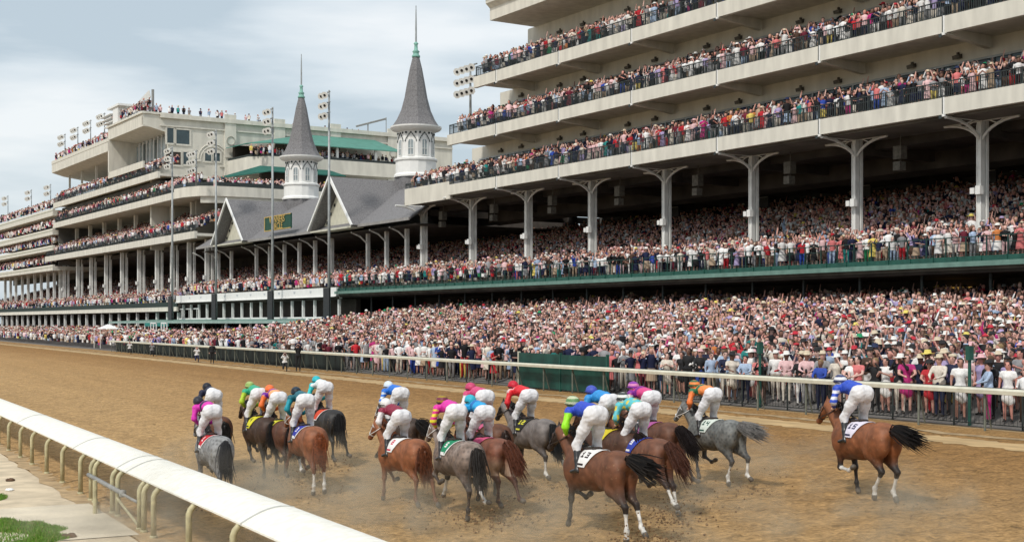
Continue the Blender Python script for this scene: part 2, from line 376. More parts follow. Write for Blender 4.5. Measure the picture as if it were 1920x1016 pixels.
# grass patch in the infield corner
def grass():
    pts = [T.w(*p) for p in ()]
    vs = []; fs = []; cols = []
    def region(px, py):
        # grass boundary curve: a lobe in the near-left corner
        return None
    n = 150000
    X = rng.uniform(-13.2, -8.3, n); Y = rng.uniform(22, 32.2, n)
    # keep points inside two wobbling lobes
    e1 = ((X + 11.0) / (2.45 + .15 * np.sin(Y * 5))) ** 2 + ((Y - 24.9) / (2.9 + .15 * np.sin(X * 7))) ** 2 < 1
    e2 = ((X + 12.6) / .75) ** 2 + ((Y - 31.1) / .9) ** 2 < 1
    e3 = ((X + 9.9) / .7) ** 2 + ((Y - 25.3) / .8) ** 2 < 1
    k = (e1 & (~e3 | (rng.random(n) < .2))) | e2; X = X[k]; Y = Y[k]; n = len(X)
    h = rng.uniform(.04, .10, n); a = rng.uniform(0, 6.28, n); w = .016
    lx = rng.normal(0, .03, n); ly = rng.normal(0, .03, n); zb = np.full(n, -.515)
    v = np.stack([np.stack([X - w * np.cos(a), Y - w * np.sin(a), zb], 1), np.stack([X + w * np.cos(a), Y + w * np.sin(a), zb], 1), np.stack([X + lx, Y + ly, zb + h], 1)], 1).reshape(-1, 3)
    i = np.arange(n) * 3; f = np.stack([i, i + 1, i + 2, i + 2], 1)
    g = rng.uniform(.6, 1.3, n)[:, None] * np.array([[.12, .26, .02]]); g[rng.random(n) < .12] = (.30, .27, .10)
    me = bpy.data.meshes.new('grass'); np_mesh(me, v, f, np.repeat(g, 3, 0)); me.materials.append(attr_mat('grass_blades', .8, 0))
    o = bpy.data.objects.new('grass', me); COL.objects.link(o); tag(o, 'short bright green grass growing at the near left corner', 'grass', kind='stuff')
grass()
for (px, py, rr, lab, mm) in ((19, 901, .13, 'small rust brown clod lying on the pale infield sand', mat('clod', (.12, .07, .04), .95, .3, 9, bump=.5)), (18, 919, .11, 'small crumpled grey white scrap of litter on the infield sand', M_white), (129, 1007, .16, 'flat dark brown clod near the bottom edge on the infield sand', mat('clod', (.12, .07, .04)))):
    a = (px - 960) / FPX; Y = 4.1 * FPX / (py - HZ); b = MB()
    b.lathe([(rr * .9, 0), (rr, rr * .2), (rr * .6, rr * .45), (.01, rr * .5)], (0, 0), 9); b.v = [(x * random.uniform(.8, 1.2), y * random.uniform(.7, 1.1), z * random.uniform(.7, 1.2)) for x, y, z in b.v]
    o = b.build('litter' if 'litter' in lab else 'dirt_clod', mm); o.location = (a * Y, Y, -.5); tag(o, lab, 'litter' if 'litter' in lab else 'clod')

# ------------------------------------------------------------------ shared building bits
def railing(parent, org, x, ua, ub, z, h=1.0, pitch=.14, m=None, name='railing'):
    m = m or M_rail; b = MB()
    b.box(x - .03, x + .03, ua, ub, z + h - .05, z + h); b.box(x - .015, x + .015, ua, ub, z + .08, z + .11)
    b.box(x - .015, x + .015, ua, ub, z + h * .62, z + h * .62 + .03)
    u = ua
    while u < ub: b.box(x - .03, x + .03, u, u + .06, z, z + h); u += 1.25
    u = ua
    while pitch and u < ub: b.box(x - .008, x + .008, u, u + pitch * .27, z + .1, z + h - .05); u += pitch
    return b.build(name, m, parent, org)
def railing_v(parent, org, u, va, vb, z, h=1.0):
    b = MB(); b.box(va, vb, u - .03, u + .03, z + h - .05, z + h); b.box(va, vb, u - .015, u + .015, z + .08, z + .11)
    v = va
    while v < vb: b.box(v, v + .05, u - .03, u + .03, z, z + h); v += 1.25
    v = va
    while v < vb: b.box(v, v + .02, u - .008, u + .008, z + .1, z + h - .05); v += .2
    return b.build('railing', M_rail, parent, org)

# ------------------------------------------------------------------ main grandstand (right)
NB_COLS = [46.65 + 8.87 * i for i in range(-2, 8)]
def main_stand():
    o = (56.4, 28, 0); t = empty('grandstand', B, o, 'huge cream grandstand with three crowded cantilevered balconies over an open stand, filling the right side', 'grandstand')
    U0 = 27.0
    ends = [(15.10, 14.5, 99.0, 101.4), (19.35, 18.75, 99.0, 96.7), (23.62, 23.0, 94.6, 92.3)]
    for i, (zf, zb, ue, uw) in enumerate(ends):
        b = MB()
        b.prism([(56.4, zb), (56.72, zb), (56.72, zf - .35), (60.6, zf - .35), (60.6, zf), (56.8, zf), (56.8, zf + .28), (56.4, zf + .28)], 'y', U0, ue)
        bal = b.build('balcony', M_beige, t, o)
        railing(t, o, 56.62, U0, ue, zf + .28, .88)
        railing_v(t, o, ue - .1, 56.6, 60.3, zf + .1, 1.0)
        # joints / scupper caps on the fascia and tapered cantilever beams
        for c in NB_COLS:
            if c > ue: continue
            q = MB(); q.prism([(56.37, zb - .05), (60.0, zb - .42), (60.0, zf - .36), (56.73, zf - .36), (56.73, zb - .02), (56.37, zb - .02)] if i else [(56.73, zb + .02), (60.0, zb - .1), (60.0, zf - .36), (56.73, zf - .36)], 'y', c - .17, c + .17)
            q.build('cantilever_beam', M_beige, t, o)
            MB().box(56.33, 56.42, c - .09, c + .09, zb - .12, zb + .02).box(56.375, 56.40, c - .05, c + .05, zb + .05, zf + .30).build('fascia_joint', M_white, t, o)
            MB().box(56.36, 56.398, c + .06, c + .10, zb + .02, zf + .27).box(56.30, 56.36, c + .08, c + .26, zb - .22, zb - .04).build('recess_line_cap', M_rail, t, o)  # dark strip paints the joint's recess; dark cap at its foot
    # extension block at the far end of the lowest balcony
    b = MB(); b.prism([(56.75, 14.25), (56.95, 14.25), (56.95, 14.8), (60.6, 14.8), (60.6, 15.1), (56.95, 15.1), (56.95, 15.75), (56.75, 15.75)], 'y', 99.02, 107.4)
    b.build('balcony', M_beige2, t, o); railing_v(t, o, 107.3, 56.8, 60.4, 15.2, 1.0); railing(t, o, 56.85, 99.0, 107.3, 15.75, .5)
    b = MB(); b.box(56.78, 60.6, 107.2, 107.4, 14.8, 15.7); b.build('end_parapet', M_beige2, t, o)
    # walls behind each balcony
    for i, (za, zb_, uw) in enumerate(((15.1, 19.0, 101.4), (19.35, 23.27, 96.7), (23.62, 27.9, 92.3))):
        b = MB(); b.box(60.3, 60.6, U0, uw, za + 2.9, zb_); b.box(60.3, 60.6, uw - 1.2, uw, za, za + 2.9); b.box(60.6, 96, uw - .4, uw, za, zb_)
        b.build('wall', M_beige2, t, o)
        # glazed strip, one window per bay
        us = sorted([c for c in NB_COLS if c < uw - 2] + [U0]) + [uw - 1.2]
        for ua, ub in zip(us[:-1], us[1:]):
            if ub - ua < .8: continue
            w = MB(); n = max(2, int((ub - ua) / 1.1))
            w.box(60.28, 60.4, ua, ub, za + 2.78, za + 2.9)
            for k in range(n + 1):
                u = ua + (ub - ua) * k / n; w.box(60.27, 60.42, u - (.05 if k not in (0, n) else .12), u + (.05 if k not in (0, n) else .12), za, za + 2.78)
            wf = w.build('window', mat('aluminium_frame', (.42, .43, .42), .4, .08, 2, metal=.2), t, o)
            MB().box(60.36, 60.39, ua, ub, za, za + 2.78).build('pane', M_glass, wf)
        # loudspeakers, two per bay
        for c in NB_COLS:
            for du in (2.2, 5.4):
                u = c + du
                if u > uw - 1.5 or u < 30: continue
                s = MB(); s.prism([(60.0, za + 3.22), (60.29, za + 3.32), (60.29, za + 3.08), (60.06, za + 3.02)], 'y', u - .24, u + .24)
                s.box(60.15, 60.30, u - .05, u + .05, za + 3.3, za + 3.42)
                s.build('loudspeaker', mat('speaker_grey', (.13, .12, .10), .7, .2, 5), t, o)
    # roof
    b = MB()
    b.prism([(55.9, 27.85), (60.2, 27.85), (96, 27.85), (96, 29.6), (55.5, 29.6), (55.5, 29.15), (55.75, 28.95), (55.9, 28.8)], 'y', U0, 91.2)
    b.prism([(55.3, 29.6), (60, 29.6), (60, 29.85), (55.3, 29.85)], 'y', U0, 91.6)
    vs = []; n = 6      # curved end soffit
    b.prism([(91.2, 29.4), (92.3, 29.4), (92.3, 26.9), (91.9, 27.3), (91.5, 27.65), (91.2, 27.85)][::-1] and [(60.25, 27.85), (60.25, 26.6), (60.9, 26.2), (62, 27.85)], 'y', U0, 92.3)
    b.build('roof', M_beige, t, o)
    MB().box(62, 95, 30, 90, 29.85, 33).build('penthouse', M_beige2, t, o)
    MB().box(60.6, 96, U0, 101.0, 14.62, 14.95).build('floor_slab', M_beige2, t, o)
    # concourse: ceiling, sloped bulkhead, back wall
    b = MB(); b.box(60.7, 84, U0, 108, 14.15, 14.6); b.prism([(60.7, 14.15), (62.2, 14.15), (62.2, 13.9), (60.7, 13.9)], 'y', U0, 108)
    for c in NB_COLS: b.box(60, 80, c - .25, c + .25, 13.55, 14.15)
    b.prism([(66, 14.15), (67.2, 14.15), (67.2, 12.9), (66, 13.1)], 'y', U0, 108)
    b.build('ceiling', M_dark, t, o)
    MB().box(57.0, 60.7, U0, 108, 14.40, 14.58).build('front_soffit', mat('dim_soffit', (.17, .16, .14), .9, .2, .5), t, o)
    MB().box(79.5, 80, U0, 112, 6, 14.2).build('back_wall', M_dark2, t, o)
    for c in NB_COLS:
        k = MB()
        k.box(59.20, 59.48, c - .15, c + .15, 6.8, 14.5)
        for s in (-.15, .09): k.box(59.16, 59.20, c + s, c + s + .06, 6.8, 14.2)
        k.box(59.60, 59.76, c - .19, c - .05, 6.8, 14.5); k.box(59.60, 59.76, c + .05, c + .19, 6.8, 14.5); k.box(59.48, 59.60, c - .05, c + .05, 6.8, 14.4)
        col = k.build('column', M_column, t, o)
        def arm(dv, du, name='bracket_arm'):
            pts = []
            for q in range(9):
                a = q / 8 * math.pi / 2; pts.append((59.35 + dv * (1 - math.cos(a)) if dv else 59.35, c + du * (1 - math.cos(a)), 13.05 + 1.32 * math.sin(a)))
            m = MB(); m.tube(pts, .085, 6)
            m.tube([(59.35, c, 14.40), (59.35 + dv, c + du, 14.40)], .05, 5)
            p = pts[5]; m.tube([p, (59.35 + dv * .62 * (1 if dv else 0), c + du * .62, 14.4)], .04, 4); m.tube([p, (59.35 + dv * .2, c + du * .2, 14.4)], .04, 4)
            ob = m.build(name, M_column, col, (0, 0, 0), smooth=False); return ob
        for dv, du in ((-2.85, 0), (0, 2.4), (0, -2.4)): arm(dv, du)
        sp = MB(); sp.box(58.86, 59.15, c - .32, c - .02, 10.45, 10.9); sp.box(58.9, 59.15, c + .1, c + .36, 10.5, 10.82); sp.build('loudspeaker', M_white, col)
    # hanging speaker racks and lamps under the ceiling
    for c in NB_COLS[2:]:
        s = MB(); s.box(59.6, 60.1, c - 3.2, c - 2.6, 13.0, 13.75, 0); s.box(59.55, 60.05, c - 3.15, c - 2.65, 12.35, 12.85, 0); s.tube([(59.9, c - 2.9, 14.4), (59.9, c - 2.9, 12.8)], .03, 4)
        s.build('hanging_speaker', mat('speaker_grey', (.13, .12, .10)), t, o)
    for px, py in ((1722, 291), (1531, 337), (1004, 393), (1192, 356)):
        v = 68; u = B.u(px, v); z = B.z(py, v, u)
        l = MB(); l.lathe([(.3, z - .06), (.26, z + .08), (.08, z + .2)], (v, u), 10); l.build('ceiling_lamp', M_warm, t, o); 
        MB().tube([(v, u, z + .2), (v, u, 14.2)], .02, 4).build('lamp_cord', M_black, t, o)
    for px, py in ((1855, 330), (1622, 357), (1432, 378), (1265, 396)):
        v = 72; u = B.u(px, v); z = B.z(py, v, u)
        MB().box(v, v + .15, u - .5, u + .5, z - .45, z + .35).build('screen_back', M_black, t, o)
        MB().box(v - .05, v - .01, u - .45, u + .45, z + .3, z + .36).build('screen_trim', M_grey, t, o)
main_stand()

# ------------------------------------------------------------------ raked seating decks
def deck_z(v, u):
    dz = -1.0 * smooth(166, 168, u) if True else 0
    return 6.72 + np.clip((v - 57.2) / 18.8, 0, 1) * 5.0 + dz
def seating():
    o = (55.5, 28, 0); t = empty('seating_deck', B, o, 'raked upper seating deck with a green front edge and railing, packed with spectators', 'seating deck')
    def rake(ua, ub, dz, m, name='tiers'):
        p = [(55.6, 6.3 + dz), (55.6, 6.72 + dz), (57.2, 6.72 + dz)]; n = 22
        for k in range(n):
            v = 57.2 + 18.8 * k / n; z = 6.72 + dz + 5.0 * (k + .5) / n; p += [(v, z), (v + 18.8 / n, z)]
        p += [(76, 6.3 + dz)]
        MB().prism(p[::-1], 'y', ua, ub).build(name, m, t, o)
    mt = mat('tier_concrete', (.16, .15, .13), .9, .2, 1)
    rake(27, 118.9, 0, mt); rake(118.9, 167, .15, mt); rake(167, 310, -1.0, mt)
    b = MB(); b.prism([(55.1, 6.45), (55.62, 6.45), (55.62, 6.62), (55.1, 6.70)], 'y', 27, 118.9); b.build('edge_lip', M_green_l, t, o)
    b = MB(); b.box(55.42, 55.58, 27, 118.9, 6.66, 6.98)
    u = 27
    while u < 118.9: b.box(55.36, 55.42, u, u + .08, 6.66, 7.0); u += 1.5
    b.build('front_panel', M_green, t, o)
    railing(t, o, 55.5, 27, 118.9, 6.98, 1.0, 0, mat('dark_green_rail', (.012, .05, .042), .5, .2, 4))
    # white fascia in the middle
    b = MB(); b.box(55.35, 55.6, 119.0, 167.2, 6.28, 7.12); b.box(55.2, 55.35, 119.0, 167.2, 6.2, 6.28)
    b.build('white_fascia', M_white, t, o)
    # small grey marks on the fascia boards
    b = MB(); u = 121.0
    while u < 166:
        for dz, w in ((.50, .55), (.38, .35)): b.box(55.33, 55.345, u - w / 2, u + w / 2, 6.3 + dz, 6.3 + dz + .055)
        u += 4.1
    b.build('fascia_marks', mat('faded_mark', (.42, .46, .52), .6, .1, 3), t, o)
    # white framed boxes below the fascia
    b = MB(); b.box(57.5, 58, 119, 167.2, 3.9, 6.25, 1)
    u = 119.3
    while u < 167:
        b.box(55.75, 56.0, u, u + .22, 3.9, 6.25, 0)
        if int(u) % 3 == 0: b.box(55.8, 55.95, u + .2, u + 2.0, 5.35, 5.5, 0); b.box(55.85, 55.9, u + .9, u + 1.0, 3.9, 5.4, 0)
        u += 2.9
    b.box(55.75, 56.0, 119, 167.2, 6.0, 6.24, 0); b.box(55.75, 56.0, 119, 167.2, 3.85, 4.25, 0)
    b.build('box_fronts', [M_white, M_dark], t, o)
    MB().box(55.62, 62, 119, 167.2, 3.6, 3.85).build('box_floor', M_dark2, t, o)
    # left arcade deck
    b = MB(); b.box(55.4, 55.7, 167.2, 310, 5.15, 5.72); b.box(55.25, 55.4, 167.2, 310, 5.15, 5.25); b.build('concrete_edge', M_beige, t, o)
    railing(t, o, 55.55, 167.2, 310, 5.72, .95, 0, mat('dark_green_rail', (.012, .05, .042)))
    MB().box(55.5, 55.53, 167.2, 310, 5.72, 6.35).build('mesh_screen', M_mesh, t, o)
    k = 0; u = 168.0
    while u < 300: MB().box(55.8, 56.15, u - .18, u + .18, 1.0, 5.15).build('column', M_column, t, o); u += 8.87 / 2; k += 1
    # dark undercroft
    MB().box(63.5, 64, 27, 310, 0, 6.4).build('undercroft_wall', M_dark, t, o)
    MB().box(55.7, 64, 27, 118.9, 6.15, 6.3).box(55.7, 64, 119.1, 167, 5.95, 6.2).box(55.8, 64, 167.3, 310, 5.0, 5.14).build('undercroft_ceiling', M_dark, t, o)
    u = 31
    while u < 119: MB().tube([(57, u, 2), (57, u, 6.2)], .09, 6).build('support_post', M_rail, t, o); u += 4.4
    for px in (1780, 1810): 
        u = B.u(px, 63.3); MB().box(63.35, 63.45, u - .6, u + .5, 3.9, 5.7).build('lit_doorway', M_yellow, t, o)
seating()
# low awning in front of the middle boxes
def awning():
    o = (50, 113, 0); t = empty('canopy', B, o, 'long low green canopy on white posts standing in the crowd below the white fascia boxes', 'canopy')
    MB().prism([(49.8, 3.72), (56.3, 4.02), (56.3, 4.1), (49.8, 3.84)], 'y', 112.8, 178).build('canopy_top', M_green_l, t, o)
    MB().box(49.76, 49.8, 112.8, 178, 3.60, 3.84).build('front_edge', mat('canopy_edge', (.30, .42, .38), .6, .1, 1), t, o)
    for ua, ub in ((113, 119.5), (153, 162)): MB().box(49.70, 49.75, ua, ub, 3.25, 3.66).build('drop_curtain', mat('teal_canvas', (.03, .22, .19), .8, .1, 1), t, o)
    u = 114
    while u < 178: MB().box(50.0, 50.2, u, u + .2, 1.0, 3.75).build('post', M_white, t, o); u += 7.0
awning()
def white_frame():
    v = 46; u = B.u(287, v); t = empty('frame_stand', B, (v, u, 2), 'small white open frame stand rising from the crowd in front of the green canopy', 'stand'); o = (v, u, 2)
    m = MB()
    for dv in (0, 1.2):
        for du in (-1, 0, 1): m.box(v + dv, v + dv + .1, u + du - .05, u + du + .05, 1.0, 3.65)
        m.box(v + dv, v + dv + .1, u - 1.05, u + 1.05, 3.55, 3.68); m.box(v + dv, v + dv + .1, u - 1.05, u + 1.05, 2.75, 2.85)
    m.build('frame', M_white, t, o); MB().box(v, v + 1.3, u - 1.05, u + 1.05, 2.5, 2.6).build('platform', M_white, t, o)
    v = 41; u = B.u(203, v); t = empty('market_tent', B, (v, u, 2), 'tiny white peaked tent roof among the distant apron crowd at left', 'tent')
    MB().lathe([(1.3, 3.0), (1.25, 3.06), (.1, 3.5)], (v, u), 4, ph=.785).build('tent_roof', M_white, t, (v, u, 2))
    k = MB()
    for a in (-1.2, 1.2):
        for c in (-1.2, 1.2): k.tube([(v + a, u + c, .9), (v + a, u + c, 3.1)], .04, 4)
    k.build('tent_legs', M_white, t, (v, u, 2))
white_frame()

# ------------------------------------------------------------------ twin-spire grandstand
def spire_stand():
    o = (57, 112, 0); t = empty('spire_grandstand', B, o, 'old grandstand with grey slate roof and two steep front gables below the twin spires', 'grandstand')
    UA, UB = 107.5, 165.0; ez, rz, rv = 13.25, 18.6, 66.0
    b = MB(); b.prism([(57.3, ez), (rv, rz), (74.7, ez + 1), (74.7, ez + .8), (rv, rz - .2), (57.3, ez - .18)], 'y', UA, UB); b.build('roof', M_slate, t, o)
    MB().box(57.2, 57.32, UA, UB, ez - .25, ez + .02).build('eave_board', mat('eave_grey', (.30, .29, .28), .7, .1, 2), t, o)
    MB().box(58, 75, UA, UB, 12.6, 12.75).build('ceiling', M_dark, t, o)
    MB().box(75.5, 76, UA, UB, 6, 17).build('back_wall', M_dark, t, o)
    for uc in (123.2, 152.3):
        g = MB(); w = 5.15; pz = 18.35
        g.prism([(uc - w, ez - .05), (uc, pz), (uc + w, ez - .05), (uc + w - .25, ez - .2), (uc, pz - .26), (uc - w + .25, ez - .2)], 'x', 56.6, 66)
        gr = g.build('gable_roof', M_slate, t, o)
        m = MB()      # white barge boards
        for s in (-1, 1):
            m.prism([(uc + s * w, ez - .16), (uc + s * w * 1.03, ez - .03), (uc, pz + .16), (uc, pz - .20)], 'x', 56.42, 56.6)
        m.build('bargeboard', M_white, gr)
        m = MB()
        m.prism([(uc - w + .5, ez - .1), (uc + w - .5, ez - .1), (uc, pz - .5)], 'x', 57.9, 58.0)
        gw = m.build('gable_wall', mat('cream_boards', (.58, .57, .47), .8, .06, 2), t, o)
        h = MB()
        for k in range(5):
            for s in (-1, 1):
                if k < 4: h.box(57.82, 57.9, uc + s * (3.4 - k * .9) - .13, uc + s * (3.4 - k * .9) + .13, ez + .55 + k * .85, ez + .85 + k * .85)
        h.build('vent_hole', M_black, gw)
        MB().box(56.6, 58, uc - w + .3, uc + w - .3, ez - .3, ez - .14).build('soffit_beam', mat('cream_boards', (.58, .57, .47)), t, o)
    k = 0
    for px in (763, 725, 690, 622.5, 591, 561.5, 533.5, 506, 481, 434, 410, 388):
        v = 59.8; u = B.u(px, v); m = MB(); m.box(v - .17, v + .17, u - .17, u + .17, 6.9, 12.6)
        c = m.build('column', M_column, t, o)
        a = MB(); a.tube([(v - .1, u, 11.6), (v - .9, u, 12.3), (v - 1.9, u, 12.7)], .09, 5); a.build('bracket', M_column, c)
    # sign
    ua, ub = B.u(546, 56.9), B.u(497, 56.9); z0, z1 = 13.85, 15.45
    s = MB(); s.box(56.85, 57.0, ua, ub, z0, z1); sg = s.build('sign_board', mat('sign_green', (.012, .07, .045), .6, .1, 3), t, o)
    f = MB(); f.box(56.80, 56.85, ua, ub, z0, z0 + .08); f.box(56.80, 56.85, ua, ub, z1 - .08, z1); f.box(56.80, 56.85, ub - .1, ub, z0 + .08, z1 - .08); f.build('sign_border', M_gold, sg)
    def text(body, size, u, z, name='sign_lettering'):
        cu = bpy.data.curves.new(name, 'FONT'); cu.body = body; cu.size = size; cu.extrude = .01; cu.align_x = 'CENTER'; cu.materials.append(M_gold)
        ob = bpy.data.objects.new(name, cu); COL.objects.link(ob)
        me = bpy.data.meshes.new_from_object(ob.evaluated_get(bpy.context.evaluated_depsgraph_get())); bpy.data.objects.remove(ob)
        me.transform(Matrix(((0, 0, 1, 56.78 - 57), (-1, 0, 0, u - 112), (0, 1, 0, z), (0, 0, 0, 1)))); q = bpy.data.objects.new(name, me); COL.objects.link(q); q.parent = sg
    um = (ua + ub) / 2
    text('WINNERS', .98, um, z0 + .82); text('CIRCLE', .98, um, z0 + .10)
    return t
spire_stand()
# ------------------------------------------------------------------ the spires
def spire(px, lab):
    v = 66.0; u = B.u(px, v); o = (v, u, 17)
    t = empty('spire', B, o, lab, 'spire', 'twin spires on the old grandstand roof')
    def lat(name, prof, m, n=8, ph=math.pi / 8, par=t, cap=True, sm=False):
        return MB().lathe(prof, (v, u), n, ph=ph, cap=cap).build(name, m, par, o if par is t else (0, 0, 0), smooth=sm)
    lat('base_drum', [(2.25, 16.6), (2.25, 18.7)], M_slate)
    lat('lower_drum', [(2.3, 18.7), (2.3, 18.9), (2.12, 19.1), (2.12, 20.3), (2.25, 20.42), (2.25, 20.6), (2.02, 20.72)], M_white, 16)
    d = lat('lantern', [(1.95, 20.7), (1.95, 23.45)], M_white)
    # one arched window and lattice arch on each of the eight faces
    ap = 1.95 * math.cos(math.pi / 8)
    for k in range(8):
        a = 2 * math.pi * k / 8
        def P(x, z, dd): return (v + (ap + dd) * math.cos(a) - x * math.sin(a), u + (ap + dd) * math.sin(a) + x * math.cos(a), z)
        def slab(m, pts, d0, d1, mi=0):
            n = len(pts); m.add([P(x, z, d0) for x, z in pts] + [P(x, z, d1) for x, z in pts], [tuple(range(n))[::-1], tuple(range(n, 2 * n))] + [(i, (i + 1) % n, (i + 1) % n + n, i + n) for i in range(n)], mi)
        w = MB(); arch = [(-.27, 20.95), (.27, 20.95), (.27, 22.25)] + [(.27 * math.cos(q), 22.25 + .27 * math.sin(q)) for q in np.linspace(0.2, math.pi - .2, 6)] + [(-.27, 22.25)]
        slab(w, arch, .02, .05); wo_ = w.build('window', M_pane, t, o)
        f = MB()
        for x0, x1, z0, z1 in ((-.34, -.27, 20.9, 22.3), (.27, .34, 20.9, 22.3), (-.34, .34, 20.85, 20.93), (-.02, .02, 20.95, 22.5), (-.27, .27, 21.55, 21.59)): slab(f, [(x0, z0), (x1, z0), (x1, z1), (x0, z1)], .05, .09)
        f.build('window_frame', M_white, wo_)
        g = MB()
        for s in (-1, 1):
            pts = [(s * (.66 - .66 * q), 22.32 + 1.0 * (q ** .75)) for q in np.linspace(0, 1, 6)]
            for (x0, z0), (x1, z1) in zip(pts[:-1], pts[1:]): slab(g, [(x0, z0), (x1, z1), (x1, z1 - .13), (x0 - s * .1, z0 - .06)], .03, .07)
            c = (s * .52, 23.2); slab(g, [(c[0] + .12 * math.cos(q), c[1] + .12 * math.sin(q)) for q in np.linspace(0, 2 * math.pi, 8)[:-1]], .03, .07)
        g.build('lattice_arch', mat('lattice_dark', (.03, .045, .045), .8, .2, 3), t, o)
    lat('cornice', [(1.98, 23.42), (2.5, 23.6), (2.68, 23.8), (2.70, 23.95)], M_white, 24)
    lat('steeple', [(2.66, 23.9), (2.45, 24.05), (1.98, 24.75), (1.55, 25.7), (1.2, 27.0), (.92, 28.6), (.66, 30.0), (.36, 31.2)], M_slate, 8)
    lat('copper_cap', [(.42, 31.2), (.46, 31.35), (.32, 31.5), (.30, 31.7), (.40, 31.8), (.20, 32.0), (.17, 32.5), (.26, 32.65), (.12, 32.8)], M_copper, 10, sm=True)
    lat('needle', [(.10, 32.7), (.09, 34.6), (.04, 36.6)], M_steel, 6)
spire(780, 'nearer grey slate spire with needle and white octagonal lantern beside the grandstand')
spire(565, 'farther grey slate spire with white lantern in front of the green awning')

# ------------------------------------------------------------------ clubhouse (left) and far wing
def clubhouse():
    o = (57, 165, 0); t = empty('clubhouse', B, o, 'tall cream clubhouse with curved crowded balconies and a big end wall behind the farther spire', 'clubhouse')
    def bal(name, zb, zt_, ua, ub, v0=57.0, dep=9, par=.45):
        b = MB(); b.prism([(v0, zb), (v0 + .35, zb), (v0 + .35, zt_ - .45), (v0 + dep, zt_ - .45), (v0 + dep, zt_ - .1), (v0 + .4, zt_ - .1), (v0 + .4, zt_ + par - .3), (v0, zt_ + par - .3)], 'y', ua, ub)
        x = b.build(name, M_beige, t, o); return x
    bal('balcony', 14.45, 15.2, 165, 244); railing(t, o, 57.2, 165, 244, 15.3, .95, .25)
    bal('balcony', 20.05, 20.8, 173, 238); railing(t, o, 57.2, 173, 238, 20.9, .95, .25)
    bal('balcony', 23.5, 24.25, 180, 238); railing(t, o, 57.2, 180, 238, 24.4, .95, .25)
    # chamfered corner pieces
    def corner(zb, zt_, pts):
        m = MB()
        for (v0, u0), (v1, u1) in zip(pts[:-1], pts[1:]):
            m.add([(v0, u0, zb), (v1, u1, zb), (v1, u1, zt_), (v0, u0, zt_), (v0 + .3, u0 + .3, zb), (v1 + .3, u1 + .3, zb), (v1 + .3, u1 + .3, zt_), (v0 + .3, u0 + .3, zt_)], [(0, 1, 2, 3), (7, 6, 5, 4), (3, 2, 6, 7), (0, 4, 5, 1)])
        return m
    pts = [(57.0, 173.1), (57.3, 170.0), (58.4, 167.2), (60.5, 166.0), (64, 165.6), (104, 165.6)]
    corner(20.05, 21.35, pts).build('corner_fascia', M_beige, t, o)
    corner(19.2, 20.05, [(p[0] + .25, p[1] + .25) for p in pts[2:]]).build('corner_moulding', M_beige2, t, o)
    m = MB(); m.prism([(p[0] + .2, p[1] + .2) for p in pts] + [(104, 240), (57.4, 240)], 'z', 20.2, 20.55); m.build('terrace_floor', M_beige2, t, o)
    corner(20.9, 21.9, [(p[0] + .15, p[1] + .15) for p in pts]).build('railing', M_rail, t, o)
    # columns
    for px in (120.6, 146, 171, 199, 229, 261, 294.5, 323, 354.5, 388):
        v = 59.4; u = B.u(px, v); m = MB(); m.box(v - .25, v + .25, u - .25, u + .2, 5.6, 14.45); m.box(v + .45, v + .75, u - .5, u - .2, 5.6, 14.45)
        c = m.build('column', M_column, t, o); MB().box(v - .5, v - .2, u - .3, u + .2, 9.3, 9.8).build('loudspeaker', M_white, c)
    u = 176
    while u < 238: MB().box(60.4, 60.9, u, u + .6, 15.2, 20.05).build('pillar', M_beige2, t, o); u += 8.6
    # body
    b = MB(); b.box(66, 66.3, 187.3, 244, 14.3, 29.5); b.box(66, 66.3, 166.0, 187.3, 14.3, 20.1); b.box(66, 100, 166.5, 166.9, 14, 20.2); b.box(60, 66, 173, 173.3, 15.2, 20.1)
    b.build('rear_wall', mat('shaded_stucco', (.38, .36, .31), .9, .08, .6), t, o)  # beige stucco with the shade under the balconies put into its colour
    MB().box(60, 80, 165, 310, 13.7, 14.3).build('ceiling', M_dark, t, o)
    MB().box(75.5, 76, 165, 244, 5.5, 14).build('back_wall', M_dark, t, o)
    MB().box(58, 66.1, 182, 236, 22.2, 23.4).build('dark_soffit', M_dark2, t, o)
    # roof terrace with deep cantilever
    b = MB(); b.prism([(57, 29.75), (59, 29.2), (66, 28.2), (66, 31.2), (57, 31.2)], 'y', 203.8, 239); b.box(56.95, 57.15, 203.8, 239, 31.2, 31.75)
    b.build('roof_terrace', M_beige, t, o)
    for u in (210, 219, 228, 236): MB().box(59.2, 59.5, u, u + .3, 24.2, 29.3).build('slim_post', M_beige2, t, o)
    # top box between terrace and end wall
    EW = 186.6
    b = MB(); b.prism([(57, 31.4), (57.3, 31.4), (64, 30.9), (64, 33.2), (57, 33.2)], 'y', EW + .02, 204.2); b.prism([(56.8, 33.2), (64, 33.2), (64, 33.5), (56.8, 33.5)], 'y', EW - .2, 204.4)
    b.box(57.0, 57.25, EW, 204.2, 25.55, 26.5); b.box(57.25, 66, EW + .1, 204.2, 25.6, 26.0); b.box(57, 66, 203.6, 204.2, 26, 31.4)
    b.build('upper_box', M_beige, t, o)
    for i in range(9):
        u = EW + 1.2 + i * 1.8; w = MB(); w.box(61.2, 61.3, u, u + 1.55, 26.2, 30.6); w.build('window', M_pane if i % 3 else M_glass, t, o)
        MB().box(61.1, 61.35, u + 1.55, u + 1.8, 26.0, 31.0).build('mullion', M_white, t, o)
    # end wall, facing the camera
    vE = B.v(848, EW); vl = 57.0
    def vp(px): return B.v(px, EW)
    def zp(px, py): return B.z(py, vp(px), EW)
    w = MB(); top = 32.9
    ops = [(313, 327, 240, 268), (328.5, 355, 243, 269.5), (311, 340, 284, 308), (342, 353, 285, 308), (384, 397, 287, 302), (399, 412, 287, 302)]
